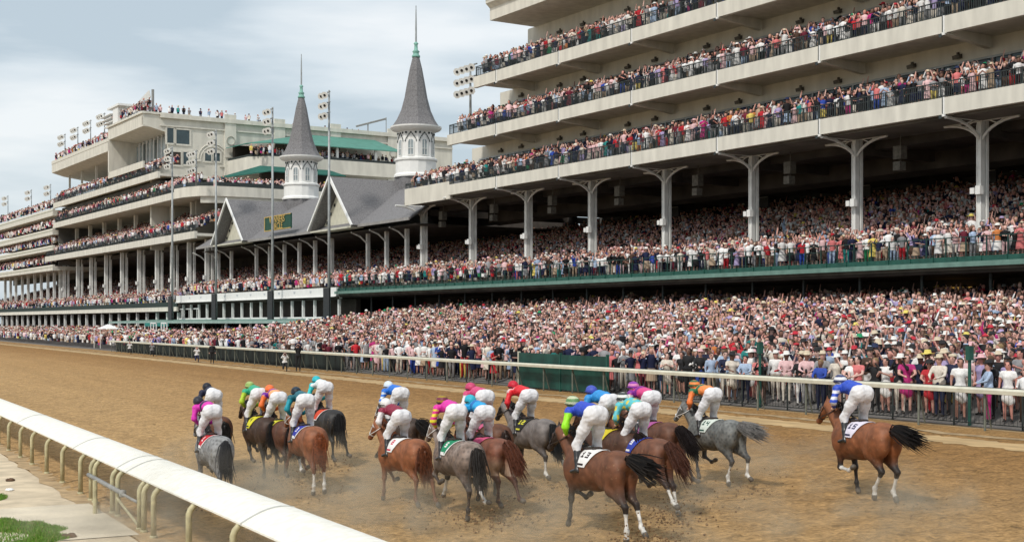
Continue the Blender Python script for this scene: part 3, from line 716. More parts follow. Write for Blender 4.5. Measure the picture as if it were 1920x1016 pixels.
    w.prism([(vl + 1.2, 14), (vE, 14), (vE, top), (vl, top), (vl, 31.6), (vl + 3.2, 30.8), (vl + 3.6, 30.0), (vl + 3.6, 26.4), (vl + 1.2, 25.4)], 'y', EW, EW + .6)
    wall = w.build('end_wall', M_beige2, t, o)
    for i, (x0, x1, y0, y1) in enumerate(ops):
        v0, v1 = vp(x0), vp(x1); z1, z0 = zp(x0, y0), zp(x0, y1)
        f = MB(); f.box(v0 - .25, v1 + .25, EW - .12, EW - .01, z0 - .25, z0); f.box(v0 - .25, v1 + .25, EW - .12, EW - .01, z1, z1 + .25); f.box(v0 - .25, v0, EW - .12, EW - .01, z0, z1); f.box(v1, v1 + .25, EW - .12, EW - .01, z0, z1)
        fo = f.build('window', M_beige, wall, (0, 0, 0)); MB().box(v0, v1, EW - .05, EW - .015, z0, z1).build('pane', M_glass if i not in (2,) else M_dark, fo)
    tr = MB()
    for z0, z1, d in ((top - .15, top + .45, .5), (top - 1.3, top - 1.1, .2), (top - 6.6, top - 6.35, .2)):
        tr.box(vp(412 if z0 < 30 else 300), vE, EW - d, EW - .01, z0, z1)
    tr.build('cornice', M_beige, wall)
    for px in (431, 523, 628, 735):
        v = vp(px); p = MB(); p.box(v - .85, v + .85, EW - .35, EW - .01, 20, top + 1.1); p.box(v - .9, v + .9, EW - .5, EW - .35, top - 5.2, top - 4.9)
        po = p.build('pilaster', M_beige, wall)
        r = MB(); rr = .62; pts = [(v + rr * math.cos(q), EW - .4, 30.2 + rr * math.sin(q)) for q in np.linspace(0, 2 * math.pi, 17)]; r.tube(pts, .07, 5); r.build('round_ornament', mat('ornament_shade', (.42, .40, .34), .8, .1, 2), po)
    for px in (400, 478):
        v = vp(px); r = MB()
        for rr in (2.3, 1.9): r.tube([(v + rr * math.cos(q), EW - .06, 27.3 + rr * math.sin(q)) for q in np.linspace(0, math.pi, 14)], .09, 5)
        r.box(v - 3.2, v - 1.9, EW - .3, EW - .01, 26.9, 27.25); r.box(v + 1.9, v + 3.2, EW - .3, EW - .01, 26.9, 27.25)
        r.build('arch_moulding', M_beige, wall)
    # two terraces facing the camera, green awnings
    def terrace(us, va, vb, zf, zfb, zeave, ztop, vback, name):
        # curved corner at low v
        pts = [(va + .2, EW - .3), (va + .8, us + 3.2), (va + 3.0, us + 1.0), (va + 7, us), (vb, us)]
        corner(zfb, zf, pts).build('balcony', M_beige2, t, o)
        MB().prism([(p[0] + .2, p[1] + .2) for p in pts] + [(vb, EW - .3)], 'z', zfb + .3, zfb + .7).build('terrace_floor', M_beige2, t, o)
        corner(zf, zf + .35, [(p[0] + .1, p[1] + .1) for p in pts]).build('railing', M_rail, t, o)
        MB().box(va + 1, vb, EW - 1.2, EW - .35, zfb + .7, zeave + .4).build('opening_shade', M_dark, t, o)  # solid block, its dark colour stands for the shade under the awning
        m = MB(); n = len(pts); inner = [(max(p[0], B.v(572, EW)), EW - .5) for p in pts]; inner[-1] = (vb, EW - .5)
        out = [(p[0] - .3, p[1] - .3) for p in pts]
        for i in range(n - 1): m.add([(*out[i], zeave), (*out[i + 1], zeave), (*inner[i + 1], ztop), (*inner[i], ztop), (*out[i], zeave - .12), (*out[i + 1], zeave - .12)], [(0, 1, 2, 3), (4, 5, 1, 0)])
        m.build('awning', M_awning, t, o)
        v = va + 7
        while v < vb: MB().box(v, v + .35, us + .3, us + .6, zf, zeave).build('awning_post', M_white, t, o); v += 6.2
    terrace(176.5, B.v(463, 178), B.v(748, 178), 27.2, 25.2, 29.1, 32.0, 0, 'a')
    m = MB(); va, vb = B.v(430, 172), B.v(640, 172); m.add([(va, 178, 23.6), (va + 5, 170.5, 24.3), (vb, 170.5, 24.3), (vb, 176, 25.6), (va + 6, 176, 25.6)], [(0, 1, 4), (1, 2, 3, 4)]); m.add([(va, 178, 23.5), (va + 5, 170.5, 24.15), (vb, 170.5, 24.15), (vb, 170.5, 24.3), (va + 5, 170.5, 24.3), (va, 178, 23.6)], [(5, 4, 1, 0), (4, 3, 2, 1)])
    m.build('awning', mat('green_awning_dark', (.015, .11, .085), .8, .1, 1), t, o)
    MB().box(va + 6, vb, 175.6, 176.4, 20.5, 25.5).build('opening_shade', M_dark, t, o)  # solid dark block painting the shade below the lower awning
    v = va + 8
    while v < vb: MB().box(v, v + .3, 170.8, 171.1, 21, 24.2).build('awning_post', M_white, t, o); v += 6.4
    return t
clubhouse()
def far_wing():
    o = (57, 245, 0); t = empty('far_wing', B, o, 'distant cream wing with four stacked crowded balconies at the left edge', 'grandstand')
    for zb, zt_ in ((22.3, 23.4), (19.0, 19.95), (16.3, 17.05), (12.8, 13.65)):
        b = MB(); b.prism([(57, zb), (57.4, zb), (66, zb + .3), (66, zt_ - .1), (57.4, zt_ - .1), (57.4, zt_ + .15), (57, zt_ + .15)], 'y', 238.4, 312); b.build('balcony', M_beige, t, o)
        b = MB(); b.box(56.97, 57.0, 238.4, 312, zt_ - .3, zt_ - .2); b.build('trim_line', mat('trim_olive', (.34, .36, .26), .8, .1, 2), t, o)
    MB().box(66, 66.4, 238.4, 312, 12, 22.5).box(58, 66, 238.3, 238.6, 13.7, 22.3).build('rear_wall', M_dark2, t, o)
    MB().box(75.5, 76, 244, 312, 4.5, 14).build('back_wall', M_dark, t, o)
    px = 2
    for px in (10, 20, 30, 42, 53, 65.5, 77.5, 90, 102, 113):
        v = 59.4; u = B.u(px, v); MB().box(v - .22, v + .22, u - .22, u + .22, 5.5, 12.9).build('column', M_column, t, o)
far_wing()

# ------------------------------------------------------------------ light poles
def light_pole(fr_u, v, z0, z1, rows, cols, lab, r=.17, base=True, grp='tall light poles in front of the stands', s=1.0):
    o = (v, fr_u, z0); t = empty('light_pole', B, o, lab, 'light pole', grp)
    MB().tube([(v, fr_u, z0), (v, fr_u, z1)], [r, r * .55], 8).build('mast', M_steel, t, o, smooth=True)
    if base: MB().box(v - .35, v - .22, fr_u - .75, fr_u + .6, 3.9, 7.0).build('black_panel', M_black, t, o)
    z = z1 - .3 * s
    for i in range(rows):
        c = MB(); c.box(v - .35, v - .2, fr_u - cols * .45 * s, fr_u + cols * .45 * s, z - .06, z + .02); c.build('crossarm', M_grey, t, o)
        for j in range(cols):
            du = (j - (cols - 1) / 2) * .95 * s; l = MB()
            c0 = Vector((v - .45, fr_u + du, z - .25 * s)); c1 = c0 + Vector((-.38, -.30, -.22)) * s
            l.tube([c0, c0.lerp(c1, .4), c1], [.14 * s, .30 * s, .42 * s], 8); f = l.build('floodlight', M_lamp, t, o, smooth=False)
            q = MB(); d = (c1 - c0).normalized(); q.tube([c1 + d * .01, c1 + d * .03], [.16 * s, .14 * s], 8); q.build('bulb', M_black, f)
        z -= 1.15 * s
for px, z1, lab in ((617, 26.0, 'tallest looking light pole with three tiers of floodlights, just left of the nearer gable'), (511, 26.3, 'light pole with floodlights standing in front of the green and gold sign'), (405, 26.0, 'light pole with floodlights at the left edge of the farther gable'), (323, 25.8, 'leftmost of the tall light poles with black base panels, before the clubhouse balconies')):
    light_pole(B.u(px, 54), 54, 1.5, z1, 3, 2, lab, s=.85)
light_pole(B.u(368, 57.0), 57.0, 21, 25.6, 3, 3, 'short light pole with nine floodlights at the clubhouse balcony corner', .12, False, 'pole lights on the buildings', .9)
light_pole(B.u(882, 58.5), 58.5, 19.3, 25.9, 3, 4, 'light pole with dense floodlights at the left end of the big grandstand', .14, False, 'pole lights on the buildings', .85)
for px, py in ((122, 253), (146, 240), (170, 227), (196, 214)):
    u = B.u(px, 58); light_pole(u, 58, 31.2, B.z(py, 58, u) + .2, 2, 3, {122: 'leftmost', 146: 'second from left', 170: 'third from left', 196: 'rightmost'}[px] + ' of the four roof light poles on the clubhouse terrace', .1, False, 'roof light poles on the clubhouse', 1.0)
for px, py in ((15, 368), (59, 357), (95, 347)):
    u = B.u(px, 60); light_pole(u, 60, 23.4, B.z(py, 60, u) + .2, 2, 3, {15: 'leftmost', 59: 'middle', 95: 'rightmost'}[px] + ' of the three roof light poles on the far wing at left', .1, False, 'roof light poles on the far wing', 1.0)
# roof camera crane and white sheet on the clubhouse corner
def roof_bits():
    u = 199; o = (57.5, u, 33.2); t = empty('camera_platform', B, o, 'stepped white camera platform on the clubhouse roof corner', 'platform')
    for k in range(4): MB().box(56.9, 58.4, u + 2 + k * .6, u + 7 + k * .8, 33.4 + k * .6, 33.52 + k * .6).build('deck', M_white, t, o)
    MB().box(57, 58.2, u, u + 2.6, 33.2, 35.9).build('cabin', M_white, t, o); MB().box(56.8, 59, u - 1.0, u + 5, 35.9, 36.2).build('roof', M_white, t, o)
    u = 190; o = (58, u, 33.4); t = empty('tilted_screen', B, o, 'tilted white panel on a grey mast on top of the clubhouse', 'panel')
    MB().tube([(59, u - 1.5, 33.2), (59, u - 1.5, 37.0)], .2, 6).build('mast', M_grey, t, o)
    MB().add([(58.5, u - 1.3, 36.9), (58.5, u + 6.0, 35.6), (58.7, u + 6.0, 34.7), (58.7, u - 1.3, 36.0), (58.6, u - 1.3, 36.8), (58.6, u + 6.0, 35.5), (58.8, u + 6.0, 34.6), (58.8, u - 1.3, 35.9)], [(0, 1, 2, 3), (7, 6, 5, 4), (0, 4, 5, 1), (1, 5, 6, 2), (2, 6, 7, 3), (3, 7, 4, 0)]).build('panel', M_white, t, o)
    u = 186.8; v0, v1 = B.v(668, u), B.v(724, u); z = 33.4; o = (v0, u, z); t = empty('roof_frame', B, o, 'thin slanted grey boom frame on the cream parapet left of the nearer spire', 'frame')
    m = MB(); m.tube([(v0, u, z + .6), (v1, u, z + 2.2)], .16, 5); m.tube([(v1, u, z), (v1, u, z + 2.4)], .06, 4); m.tube([(v0 + 2, u, z), (v0 + 2, u, z + 1.1)], .1, 4); m.build('boom', M_grey, t, o)
roof_bits()
# ------------------------------------------------------------------ organic surfaces: smooth union of capsules and ellipsoids
def cap(a, b, r0, r1=None, s=0): return ('c', np.array(a, float), np.array(b, float), r0, r0 if r1 is None else r1, s)
def ell(c, r, s=0, pitch=0, roll=0): return ('e', np.array(c, float), np.array(r, float), pitch, roll, s)
def sdf_prim(p, P):
    if p[0] == 'c':
        ab = p[2] - p[1]; d = P - p[1]; t = np.clip((d @ ab) / max(ab @ ab, 1e-9), 0, 1)
        return np.linalg.norm(d - t[..., None] * ab, axis=-1) - (p[3] + t * (p[4] - p[3]))
    d = P - p[1]
    if p[3]:
        c, s = math.cos(p[3]), math.sin(p[3]); d = np.stack([d[..., 0] * c + d[..., 2] * s, d[..., 1], -d[..., 0] * s + d[..., 2] * c], -1)
    if p[4]:
        c, s = math.cos(p[4]), math.sin(p[4]); d = np.stack([d[..., 0], d[..., 1] * c + d[..., 2] * s, -d[..., 1] * s + d[..., 2] * c], -1)
    k0 = np.linalg.norm(d / p[2], axis=-1); k1 = np.linalg.norm(d / p[2] ** 2, axis=-1) + 1e-9
    return k0 * (k0 - 1) / k1
def bounds(p):
    if p[0] == 'c':
        r = max(p[3], p[4]); return np.minimum(p[1], p[2]) - r, np.maximum(p[1], p[2]) + r
    r = np.full(3, p[2].max()) if (p[3] or p[4]) else p[2]; return p[1] - r, p[1] + r
def smin(a, b, k): h = np.maximum(k - np.abs(a - b), 0) / k; return np.minimum(a, b) - h * h * k * .25
def sdf_points(prims, P, k):
    F = np.full(P.shape[:-1], .5)
    for p in prims: F = smin(F, sdf_prim(p, P), k)
    return F
def organic(prims, h, k=.05, relax=1):
    lo = np.min([bounds(p)[0] for p in prims], 0) - 3 * h; hi = np.max([bounds(p)[1] for p in prims], 0) + 3 * h
    n = np.ceil((hi - lo) / h).astype(int) + 1; F = np.full(n, .5, np.float64); pad = k + 2 * h
    ax = [lo[i] + h * np.arange(n[i]) for i in range(3)]
    for p in prims:
        a, b = bounds(p); i0 = np.maximum(((a - pad - lo) / h).astype(int), 0); i1 = np.minimum(((b + pad - lo) / h).astype(int) + 2, n)
        sl = tuple(slice(i0[i], i1[i]) for i in range(3))
        G = np.stack(np.meshgrid(ax[0][sl[0]], ax[1][sl[1]], ax[2][sl[2]], indexing='ij'), -1)
        F[sl] = smin(F[sl], sdf_prim(p, G), k)
    ins = F < 0
    c = np.zeros(n - 1, int)
    for i in (0, 1):
        for j in (0, 1):
            for l in (0, 1): c += ins[i:n[0] - 1 + i, j:n[1] - 1 + j, l:n[2] - 1 + l]
    act = (c > 0) & (c < 8); idx = np.full(act.shape, -1); ca = np.argwhere(act); idx[tuple(ca.T)] = np.arange(len(ca))
    acc = np.zeros((len(ca), 3)); cnt = np.zeros(len(ca))
    for axis in range(3):
        o1, o2 = [x for x in range(3) if x != axis]
        for a in (0, 1):
            for b in (0, 1):
                off = np.zeros(3, int); off[o1] = a; off[o2] = b; p0 = ca + off; p1 = p0.copy(); p1[:, axis] += 1
                f0 = F[tuple(p0.T)]; f1 = F[tuple(p1.T)]; m = (f0 < 0) != (f1 < 0)
                t = f0[m] / (f0[m] - f1[m]); q = p0[m].astype(float); q[:, axis] += t; acc[m] += q; cnt[m] += 1
    V = lo + h * acc / cnt[:, None]
    faces = []
    for axis in range(3):
        o1, o2 = [(1, 2), (2, 0), (0, 1)][axis]
        s0 = [slice(None)] * 3; s1 = [slice(None)] * 3; s0[axis] = slice(0, -1); s1[axis] = slice(1, None)
        A = ins[tuple(s0)]; Bq = ins[tuple(s1)]; e = np.argwhere(A != Bq); e = e[(e[:, o1] > 0) & (e[:, o2] > 0)]
        fl = A[tuple(e.T)]
        def cell(d1, d2): q = e.copy(); q[:, o1] -= d1; q[:, o2] -= d2; return idx[tuple(q.T)]
        q = np.stack([cell(1, 1), cell(0, 1), cell(0, 0), cell(1, 0)], 1); q[~fl] = q[~fl][:, ::-1]; faces.append(q)
    Fc = np.concatenate(faces)
    for _ in range(relax):
        S_ = np.zeros_like(V); C_ = np.zeros(len(V))
        for i in range(4):
            for j in ((i + 1) % 4,): np.add.at(S_, Fc[:, i], V[Fc[:, j]]); np.add.at(C_, Fc[:, i], 1)
        V = V * .5 + .5 * S_ / C_[:, None]
    D = np.full((len(V), len(prims)), 9.0)
    for i, p in enumerate(prims): D[:, i] = sdf_prim(p, V)
    slot = np.array([p[-1] for p in prims])[D.argmin(1)]
    return V, Fc, slot
def vnormals(V, Fc):
    n = np.cross(V[Fc[:, 2]] - V[Fc[:, 0]], V[Fc[:, 3]] - V[Fc[:, 1]]); N_ = np.zeros_like(V)
    for i in range(4): np.add.at(N_, Fc[:, i], n)
    return N_ / (np.linalg.norm(N_, axis=1, keepdims=True) + 1e-9)
def org_obj(name, prims, h, k, mats, parent, col=None, by_slot=False, slotcol=None, wr=0):
    V, Fc, slot = organic(prims, h, k); me = bpy.data.meshes.new(name)
    if wr:
        x, y, z = V.T; f = np.sin(24 * z + 9 * x + 3 * np.sin(13 * y + 7 * x)) * np.sin(17 * x + 4 * np.sin(15 * z)) + .6 * np.sin(47 * z + 31 * y + 4 * np.sin(19 * x)) * np.sin(29 * x - 21 * z)
        V = V + vnormals(V, Fc) * (f * wr)[:, None]
    C = None
    if slotcol is not None: C = np.array(slotcol)[slot]
    if callable(col): C = col(V, slot)
    np_mesh(me, V, Fc, C, mi=slot[Fc[:, 0]] if by_slot else None)
    me.polygons.foreach_set('use_smooth', np.ones(len(Fc), bool))
    for m in (mats if isinstance(mats, (list, tuple)) else [mats]): me.materials.append(m)
    o = bpy.data.objects.new(name, me); COL.objects.link(o); o.parent = parent; return o

M_coat = attr_mat('horse_coat', .56, .34, 7.0, bump=.25, spec=.35)
M_hair = attr_mat('horse_hair', .6, .35, 30.0)
M_silk = attr_mat('racing_silk', .5, .10, 12.0, bump=.8, spec=.35)
M_breech = mat('white_breeches', (.72, .71, .725), .75, .06, 13, bump=.9, stretch=(1, 1, .5), spec=.2)
M_boot = mat('black_boot', (.018, .017, .018), .3, .3, 8, spec=.6)
M_skin = mat('skin_tan', (.52, .30, .21), .6, .08, 9)
M_leather = mat('dark_leather', (.03, .018, .014), .5, .3, 9)
M_bridle_w = mat('white_bridle', (.75, .74, .72), .5, .1, 9)

DIG = {'0': "111101101101111", '1': "010110010010111", '2': "111001111100111", '3': "111001011001111", '4': "101101111001001", '5': "111100111001111", '6': "111100111101111", '7': "111001010010010", '8': "111101111101111", '9': "111101111001111"}
# angles (deg, from straight down, + = forward): hind = thigh, gaskin, cannon, pastern; fore = upper, cannon, pastern
POSES = {
 'push':   (((-2, -54, -6, 4), (8, -58, -22, -44)), ((8, 8, 20), (42, -74, -118))),
 'swing':  (((34, -46, 34, 6), (18, -52, 20, -34)), ((2, -84, -120), (-14, -8, -18))),
 'drive':  (((4, -44, 2, 12), (16, -46, -8, 0)), ((48, 40, 46), (12, -60, -110))),
 'stance': (((28, -54, 6, -44), (-8, -56, -22, -52)), ((6, 2, 16), (46, -50, -105))),
 'plant':  (((30, -42, -52, -96), (14, -44, 8, 8)), ((36, 24, 34), (48, -62, -112))),
 'gather': (((38, -24, -14, 0), (20, -48, -66, -114)), ((-22, -38, -78), (38, -68, -118))),
 'flight': (((26, -56, 0, -60), (-10, -62, -34, -84)), ((34, -58, -112), (8, 2, 14))),
 'flight2': (((24, -46, 24, -12), (-4, -64, 6, -62)), ((-6, -10, -20), (0, -70, -112))),
 'reach':  (((-14, -58, -40, -64), (8, -52, -18, -30)), ((52, 46, 52), (18, 8, 16))),
}
def leg_chain(start, lens, angs, y):
    pts = [np.array(start, float)]
    for l, a in zip(lens, angs): p = pts[-1].copy(); p[0] += l * math.sin(R(a)); p[2] -= l * math.cos(R(a)); pts.append(p)
    return pts
def make_horse(idx, px, py, coat, points, mane, pose, yaw, cloth, num, numcol, lab, socks=(), bridle='dark', tailv='fly', tailcol=None, neck=0, patch=None, hood=None, swap=False, belly=None, rim=None, sz=.95):
    X, Y, Z = track_point(px, py, 1.56 * sz)
    yw = math.pi / 2 + T.phi + R(yaw)
    X += .74 * sz * math.cos(yw); Y += .74 * sz * math.sin(yw); Z = zt(T.c * X + T.s * Y)
    P = []
    hind, fore = POSES[pose]
    if swap: hind = hind[::-1]; fore = fore[::-1]
    jit = random.Random(idx)
    # trunk
    P += [ell((.42, 0, 1.15), (.43, .275, .40), 0, R(6)), ell((-.02, 0, 1.16), (.56, .31, .375), 0), ell((-.38, 0, 1.21), (.40, .285, .325), 0, R(8)),
          ell((-.70, 0, 1.34), (.36, .265, .23), 0), ell((.30, 0, 1.42), (.24, .10, .165), 0)]
    for s in (-1, 1):
        P += [ell((-.78, s * .135, 1.20), (.27, .165, .32), 0, R(-15)), ell((-.56, s * .19, 1.14), (.23, .10, .27), 0), ell((.54, s * .13, 1.14), (.19, .115, .27), 0, R(20)), ell((.70, s * .09, 1.18), (.12, .10, .16), 0)]
    # neck and head
    na = R(37 + neck); n0 = np.array([.56, 0, 1.38]); nl = .66
    n1 = n0 + nl * np.array([math.cos(na), 0, math.sin(na)])
    P += [cap(n0, n0 + (n1 - n0) * .55, .205, .145, 0), cap(n0 + (n1 - n0) * .5, n1, .15, .115, 0), cap(n0 + np.array([.08, 0, -.14]), n1 + np.array([.0, 0, -.09]), .13, .085, 0)]
    ha = R(-44 + neck * .3); hd = np.array([math.cos(ha), 0, math.sin(ha)]); hu = np.array([-hd[2], 0, hd[0]])
    pol = n1 + np.array([.02, 0, .03]); muz = pol + hd * .53
    P += [cap(pol, pol + hd * .24, .098, .085, 1), cap(pol + hd * .22, muz, .078, .055, 1), ell(pol + hd * .13 - hu * .055, (.12, .062, .105), 1, ha), ell(muz + hd * .0, (.062, .052, .056), 5)]
    for s in (-1, 1):
        P += [cap(pol + np.array([.0, s * .055, .06]), pol + np.array([-.035, s * .07, .185]), .028, .012, 1), ell(pol + hd * .19 + hu * .045 + np.array([0, s * .066, 0]), (.03, .018, .025), 5)]
    low = []
    for i, s in ((0, 1), (1, -1)):
        th, ga, ca, pa = hind[i]
        q = leg_chain((-.74, s * .13, 1.27), (.36, .46, .40, .14), (th, ga, ca, pa), 0)
        P += [cap(q[0], q[1], .175, .145, 0), cap(q[0] + np.array([-.10, 0, -.02]), q[1] * .4 + q[2] * .6 + np.array([-.02, 0, 0]), .14, .068, 0), cap(q[1], q[2], .130, .056, 0), cap(q[2], q[2] + (q[3] - q[2]) * .25, .050, .038, 2), cap(q[2] + (q[3] - q[2]) * .2, q[3], .035, .034, 2 if ('h%d' % i) not in socks else 3), cap(q[3], q[3], .044, .042, 2 if ('h%d' % i) not in socks else 3), cap(q[3], q[4], .035, .042, 2 if ('h%d' % i) not in socks else 3)]
        d = (q[4] - q[3]) / np.linalg.norm(q[4] - q[3]); P.append(cap(q[4], q[4] + d * .045, .046, .058, 4)); low.append((q[4] + d * .045)[2] - .055)
        up, cn, ps = fore[i]
        q = leg_chain((.50, s * .135, 1.02), (.42, .31, .13), (up, cn, ps), 0)
        P += [cap(q[0] + np.array([0, 0, .12]), q[0] + (q[1] - q[0]) * .35, .12, .080, 0), cap(q[0], q[1], .088, .048, 0), cap(q[1], q[1], .054, .054, 2), cap(q[1], q[2], .040, .033, 2 if ('f%d' % i) not in socks else 3), cap(q[2], q[2], .041, .041, 2 if ('f%d' % i) not in socks else 3), cap(q[2], q[3], .033, .040, 2 if ('f%d' % i) not in socks else 3)]
        d = (q[3] - q[2]) / np.linalg.norm(q[3] - q[2]); P.append(cap(q[3], q[3] + d * .045, .044, .055, 4)); low.append((q[3] + d * .045)[2] - .052)
    dz = -min(low); dz = max(-.10, min(.10, dz)) if not pose.startswith('flight') else max(dz, .0)
    t = bpy.data.objects.new('horse', None); COL.objects.link(t); t.location = (X, Y, Z + dz); t.rotation_euler = (0, 0, yw); t.scale = (sz, sz, sz)
    tag(t, lab, 'horse', 'race horses galloping down the track')
    white = (.62, .60, .56); hoof = (.10, .085, .07)
    slots = [coat, coat if not hood else hood, points, white, hoof, tuple(x * .45 for x in coat)]
    sc = np.array(slots, float)
    off = jit.uniform(0, 50)
    def col(V, slot):
        C = sc[slot].copy()
        z = V[:, 2]; x = V[:, 0]
        nse = np.sin(x * 9 + off) * np.sin(V[:, 1] * 11 + z * 7 + off) * .5 + np.sin(z * 17 + x * 13 + off) * .3
        leg = np.clip((.98 - z + nse * .05) / .28, 0, 1) * (slot == 0)     # points colour creeps up the legs
        C = C * (1 - leg[:, None]) + np.array(points) * leg[:, None]
        body = slot == 0
        if patch is not None:                # dappling and mud-splashed quarters of the greys
            d = np.clip(nse * 1.2 + .3, 0, 1) * body; C = C * (1 - .5 * d[:, None]) + np.array(patch) * (.5 * d[:, None])
        if patch is not None:
            d = np.clip(np.sin(V[:, 0] * 43 + off) * np.sin(V[:, 1] * 47 + z * 9) * np.sin(z * 41 + off) * 1.6, 0, 1) * body; C = C * (1 - .45 * d[:, None])
        if belly is not None:                # lighter or darker belly of this coat
            d = np.clip((1.22 - z + nse * .12) / .25, 0, 1) * body * (z > .8); C = C * (1 - d[:, None] * .6) + np.array(belly) * d[:, None] * .6
        # flecks of thrown dirt on the quarters
        m = (rng.random(len(V)) < .022 * np.clip((.2 - x) * 1.2, 0, 1) * (z < 1.35)); C[m] = C[m] * .55 + np.array((.30, .20, .11)) * .45
        return C
    body = org_obj('body', P, .023, .042, M_coat, t, col=col)
    # mane
    m = MB(); crest0 = n0 + np.array([-.12, 0, .19]); crest1 = pol + np.array([-.02, 0, .09])
    for i in range(60):
        q = jit.random(); b = crest0 + (crest1 - crest0) * q; b = b + np.array([0, jit.uniform(-.02, .02), -.02 + .03 * math.sin(q * 3.14)])
        L_ = jit.uniform(.10, .20); s = jit.choice((-1, -1, 1))
        e1 = b + np.array([-L_ * .55, s * .05, .05]); e2 = b + np.array([-L_ * 1.1, s * .09, -.02 + jit.uniform(-.04, .05)])
        m.tube([b, e1, e2], [.022, .018, .004], 3)
    mo = m.build('mane', MATS_hair(mane), t)
    # tail
    tc_ = tailcol or mane; m = MB(); root = np.array([-1.0, 0, 1.40])
    path = {'fly': [(-.98, 0, 1.40), (-1.16, .0, 1.44), (-1.40, -.02, 1.38), (-1.66, -.03, 1.31), (-1.92, -.04, 1.26)],
            'stream': [(-.98, 0, 1.42), (-1.15, .0, 1.42), (-1.36, -.02, 1.26), (-1.56, -.03, 1.04), (-1.74, -.04, .86)],
            'hang': [(-.99, 0, 1.40), (-1.08, 0, 1.28), (-1.12, 0, 1.05), (-1.14, 0, .85), (-1.18, .0, .62)],
            'down': [(-.99, 0, 1.41), (-1.12, 0, 1.34), (-1.24, .04, 1.08), (-1.36, .06, .84), (-1.50, .1, .66)]}[tailv]
    path = [np.array(p) for p in path]; spread = (.03, .08, .115, .13, .15)
    for i in range(420):
        k = jit.choice((3, 4, 4, 4, 5)); o0 = np.array([0, jit.gauss(0, 1), jit.gauss(0, 1)]); w = np.array([jit.uniform(-.04, .04), jit.gauss(0, .018), jit.gauss(0, .02)])
        pts = [path[j] + o0 * spread[j] * .55 + w * (j / 4) ** 2 * 2 for j in range(k)]
        m.tube(pts, [.014, .013, .011, .008, .002][:k], 3)
    m.tube([np.array([-.92, 0, 1.40]), path[0], path[1], path[1] * .4 + path[2] * .6], [.055, .06, .055, .03], 7)
    m.build('tail', MATS_hair(tc_), t)
    # saddle cloth draped on the back
    nx, na_ = 56, 96; xs = np.linspace(-.36, .17, nx); an = np.linspace(R(-84), R(84), na_)
    A, Xg = np.meshgrid(an, xs, indexing='ij'); rs = np.linspace(.14, .46, 70)
    back = np.cos(A * .9) ** 1.0 * 0
    Xs = Xg + 0 * back
    PP = np.stack([np.repeat(Xs[..., None], 70, 2), np.sin(A)[..., None] * rs, 1.20 + np.cos(A)[..., None] * rs], -1)
    F = sdf_points(P, PP, .042); i = np.argmax(F > .016, axis=-1); r = rs[i]
    V = np.stack([Xs, np.sin(A) * r, 1.20 + np.cos(A) * r], -1)
    keep = np.ones((na_ - 1, nx - 1), bool); fi = np.arange(na_ * nx).reshape(na_, nx)
    ac = (an[:-1] + an[1:]) / 2; xc = (xs[:-1] + xs[1:]) / 2
    AC, XC = np.meshgrid(np.degrees(np.abs(ac)), xc, indexing='ij'); SG = np.sign(np.meshgrid(ac, xc, indexing='ij')[0])
    keep &= XC > (-.36 + .0028 * AC)            # slanted rear edge
    mi = np.zeros(keep.shape, int)
    if rim is not None: mi[(XC < (-.325 + .0028 * AC)) | (AC > 79)] = 2
    if num:
        H = .0052; nd = len(num); gw = .034; gh = 4.4        # cell width in x, in degrees
        for d, ch in enumerate(num):
            for rr in range(5):
                for cc in range(3):
                    if DIG[ch][rr * 3 + cc] == '1':
                        for side in (-1, 1):
                            cx0 = -.04 - side * 0 + (-nd * 2 + d * 4 + cc) * gw * (1 if side > 0 else 1)
                            if side > 0: cx0 = -.05 - (-nd * 2 + d * 4 + cc + 1) * gw + .0 * nd
                            mi[(SG == side) & (XC >= cx0) & (XC < cx0 + gw) & (AC >= 30 + rr * gh) & (AC < 30 + (rr + 1) * gh)] = 1
    mi[(AC > 72) & (AC < 78) & (XC > -.08) & (XC < .1)] = 1 if num else 0
    f = np.stack([fi[:-1, :-1], fi[:-1, 1:], fi[1:, 1:], fi[1:, :-1]], -1)[keep]
    me = bpy.data.meshes.new('saddle_cloth'); np_mesh(me, V.reshape(-1, 3), f.reshape(-1, 4)[:, ::-1], mi=mi[keep])
    def cm(c): return mat('cloth_%d_%d_%d' % tuple(int(v * 99) for v in c), c, .75, .04, 6)
    for c in (cloth, numcol or cloth, rim or cloth): me.materials.append(cm(c))
    me.polygons.foreach_set('use_smooth', np.ones(len(f), bool))
    o = bpy.data.objects.new('saddle_cloth', me); COL.objects.link(o); o.parent = t
    md = o.modifiers.new('s', 'SOLIDIFY'); md.thickness = .008; md.offset = 1
    # saddle and girth
    org_obj('saddle', [ell((.10, 0, 1.535), (.22, .13, .035)), cap((.20, .16, 1.46), (.20, .24, 1.30), .045, .03), cap((.20, -.16, 1.46), (.20, -.24, 1.30), .045, .03), ell((-.08, 0, 1.555), (.06, .12, .03)), ell((.26, 0, 1.57), (.05, .07, .04))], .022, .03, M_leather, t)
    g = MB(); pts = [(.22 - .1 * abs(math.sin(q)), .275 * math.sin(q), 1.19 - .335 * math.cos(q)) for q in np.linspace(-2.0, 2.0, 17)]; g.tube(pts, .035, 6, flat=.25); g.build('girth', M_bridle_w if idx % 2 else M_leather, t)
    # bridle with reins
    bm_ = M_bridle_w if bridle == 'white' else M_leather; g = MB()
    for q, ry, rz in ((.40, .066, .066), (.08, .100, .115)):
        c = pol + hd * q - hu * (.0 if q > .3 else .03); g.tube([c + hu * math.cos(a) * rz + np.array([0, math.sin(a) * ry, 0]) for a in np.linspace(0, 2 * math.pi, 13)], .013, 4)
